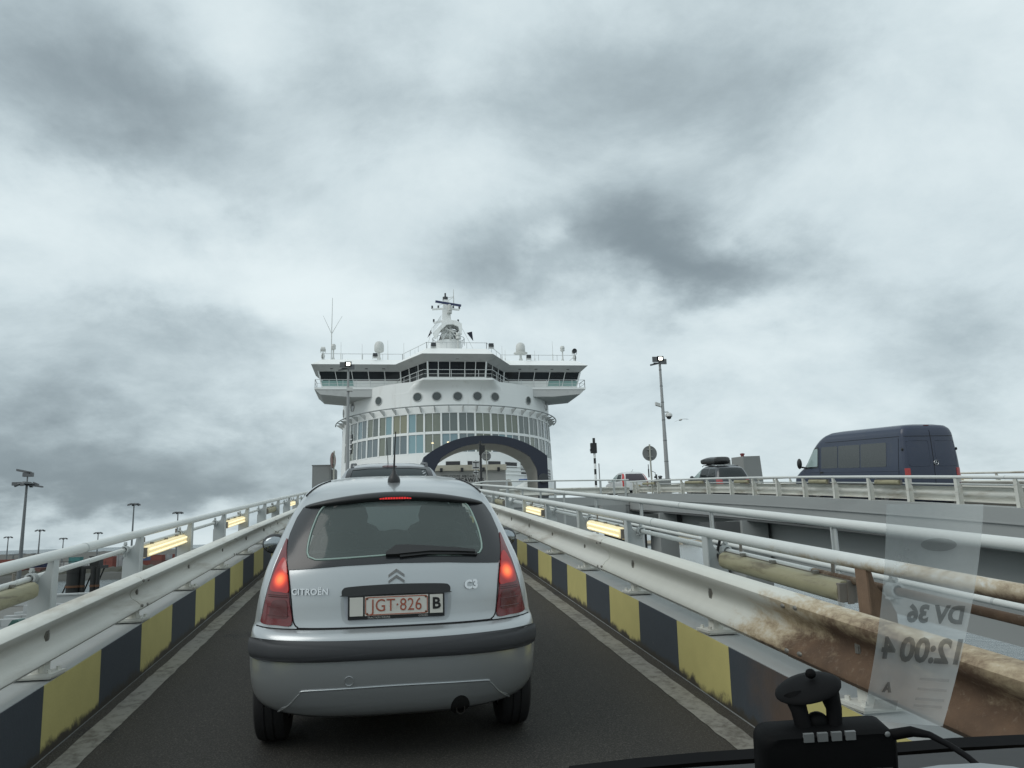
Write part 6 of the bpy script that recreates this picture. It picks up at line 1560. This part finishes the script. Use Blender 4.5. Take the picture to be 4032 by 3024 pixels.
# suction mount
sm = obj('suction_cup', MB().lathe([(0, .012), (.012, .011), (.022, .006), (.0255, .0), (.0255, -.004), (.012, -.008), (0, -.008)], 24).xf(lambda x, y, z: (x*1.02-.003, y+.02, z*.45+x*.24+zt+.0225)), PLR, dc, smooth=60)
obj('tab', MB().ball((.0, .02, zt+.0335), (.0045, .0045, .004), 8, 6), PLR, sm)
obj('mount_arm', MB().tube([(-.017, .014, zt+.020), (-.016, .006, zt+.010), (-.014, .002, zt-.004)], [.0085, .0066, .0066], 10), PLR, sm, smooth=60)
obj('mount_arm', MB().tube([(.011, .014, zt+.022), (.012, .006, zt+.010), (.010, .002, zt-.004)], [.0085, .0062, .006], 10), PLR, sm, smooth=60)
obj('ball_joint', MB().ball((-.002, .006, zt+.000), (.009, .008, .008), 14, 9), PLB, sm, smooth=60)
# cable
pts = [near(x, y, d) for x, y, d in ((3500, 2895, .61), (3590, 2880, .60), (3660, 2893, .59), (3740, 2935, .57), (3810, 2980, .55), (3880, 3040, .53), (3950, 3110, .52))]
cb_ = MB().tube([Vector(p) for p in pts], [.0042, .0040, .0026, .0022, .0022, .0022, .0022], 8)
top('power_lead', cb_, PLR, 'black power lead curving away to the right of the dash camera', 'cable', base=tuple(pts[0]), smooth=60)
# scuttle, wiper and dash edge along the bottom
def ribbon(pts_a, pts_b, mat, name, label, cat, thick=.01):
    mb = MB(); r = []
    for a, b in zip(pts_a, pts_b):
        r.append([Vector(a), Vector(b), Vector(b)-CU*thick+CF*thick, Vector(a)-CU*thick+CF*thick])
    mb.loft(r, True)
    return top(name, mb, mat, label, cat, base=tuple(pts_a[0]))
xs = [2240, 2500, 2750, 3000, 3250, 3500, 3750, 4000, 4150]
ya = [3016, 2985, 2962, 2945, 2940, 2925, 2905, 2893, 2888]
ribbon([near(x, y, .95) for x, y in zip(xs, ya)], [near(x, y+40, .93) for x, y in zip(xs, ya)], PLR, 'windscreen_wiper', 'black wiper lying along the bottom edge of the view', 'wiper', .02)
ribbon([near(x, y, .90) for x, y in zip(xs, [3058, 3040, 3020, 3004, 2992, 2978, 2960, 2945, 2938])], [near(x, y+260, .55) for x, y in zip(xs, [3058, 3040, 3020, 3004, 2992, 2978, 2960, 2945, 2938])], M('black_dash_top', (.010, .0105, .011), .7, var=.3, vscale=20), 'dashboard', 'black dashboard top along the bottom right edge', 'dashboard', .02)
pa = [near(x, y, .50) for x, y in ((3560, 3034), (3700, 3012), (3860, 3004), (3990, 3018), (4080, 3040))]
pb = [near(x, y+160, .42) for x, y in ((3500, 3022), (3660, 2998), (3860, 2990), (3990, 3006), (4100, 3030))]
ribbon(pa, pb, M('white_document', (.26, .28, .29), .7, var=.08, vscale=20), 'paper_sheet', 'white paper lying on the dashboard in the bottom right corner', 'paper', .001)
# faint windscreen reflection of a boarding slip, modelled as a see-through sheet
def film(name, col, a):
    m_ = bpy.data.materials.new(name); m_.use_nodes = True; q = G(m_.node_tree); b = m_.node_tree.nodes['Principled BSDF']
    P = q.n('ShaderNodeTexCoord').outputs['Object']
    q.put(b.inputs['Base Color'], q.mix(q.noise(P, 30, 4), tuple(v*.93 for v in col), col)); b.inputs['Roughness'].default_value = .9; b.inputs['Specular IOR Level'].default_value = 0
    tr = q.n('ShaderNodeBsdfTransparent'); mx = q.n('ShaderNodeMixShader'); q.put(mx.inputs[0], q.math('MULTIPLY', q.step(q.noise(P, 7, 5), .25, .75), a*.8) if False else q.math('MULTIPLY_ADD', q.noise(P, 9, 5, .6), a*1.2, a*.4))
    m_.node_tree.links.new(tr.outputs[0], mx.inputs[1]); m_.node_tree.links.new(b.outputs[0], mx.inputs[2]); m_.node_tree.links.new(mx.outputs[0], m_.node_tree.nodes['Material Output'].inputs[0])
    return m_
SLIP = film('slip_reflection_film', (.72, .77, .77), .40); SINK = film('reflected_slip_ink', (.03, .035, .035), .55)
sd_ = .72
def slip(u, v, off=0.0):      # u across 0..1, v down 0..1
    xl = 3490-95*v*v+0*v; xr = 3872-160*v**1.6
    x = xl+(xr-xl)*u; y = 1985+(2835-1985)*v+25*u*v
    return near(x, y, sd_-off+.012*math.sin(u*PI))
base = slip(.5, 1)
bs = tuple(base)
slip_refl = thing('slip_reflection', 'pale windscreen reflection of a boarding slip, made as a see-through sheet above the dash camera', 'reflection', bs)
W(slip_refl, 'sheet', MB().grid(lambda u, v: slip(u, v), 10, 16), SLIP, 60)
def slip_text(body, u, v, size, name='reflected_print'):
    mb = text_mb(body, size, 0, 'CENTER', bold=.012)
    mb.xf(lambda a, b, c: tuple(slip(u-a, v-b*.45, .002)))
    W(slip_refl, name, mb, SINK, 0)
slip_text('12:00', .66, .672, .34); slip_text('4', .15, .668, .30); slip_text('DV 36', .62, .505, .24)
W(slip_refl, 'reflected_print', MB().add([slip(.56+.19*math.cos(a*PI/12), .185+.030*math.sin(a*PI/12), .002) for a in range(24)], [tuple(range(24))]), film('reflected_oval_print', (.10, .11, .11), .35), 0)
for v in (.79, .835, .88, .91): W(slip_refl, 'reflected_print', MB().add([slip(.58, v, .002), slip(.93, v, .002), slip(.93, v+.012, .002), slip(.58, v+.012, .002)], [(0, 1, 2, 3)]), film('reflected_fine_print', (.2, .21, .21), .25), 0)
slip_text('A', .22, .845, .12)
W(slip_refl, 'reflected_print', MB().add([slip(.10, .90, .002), slip(.38, .90, .002), slip(.38, .945, .002), slip(.10, .945, .002)], [(0, 1, 2, 3)]), film('reflected_barcode', (.12, .12, .12), .28), 0)
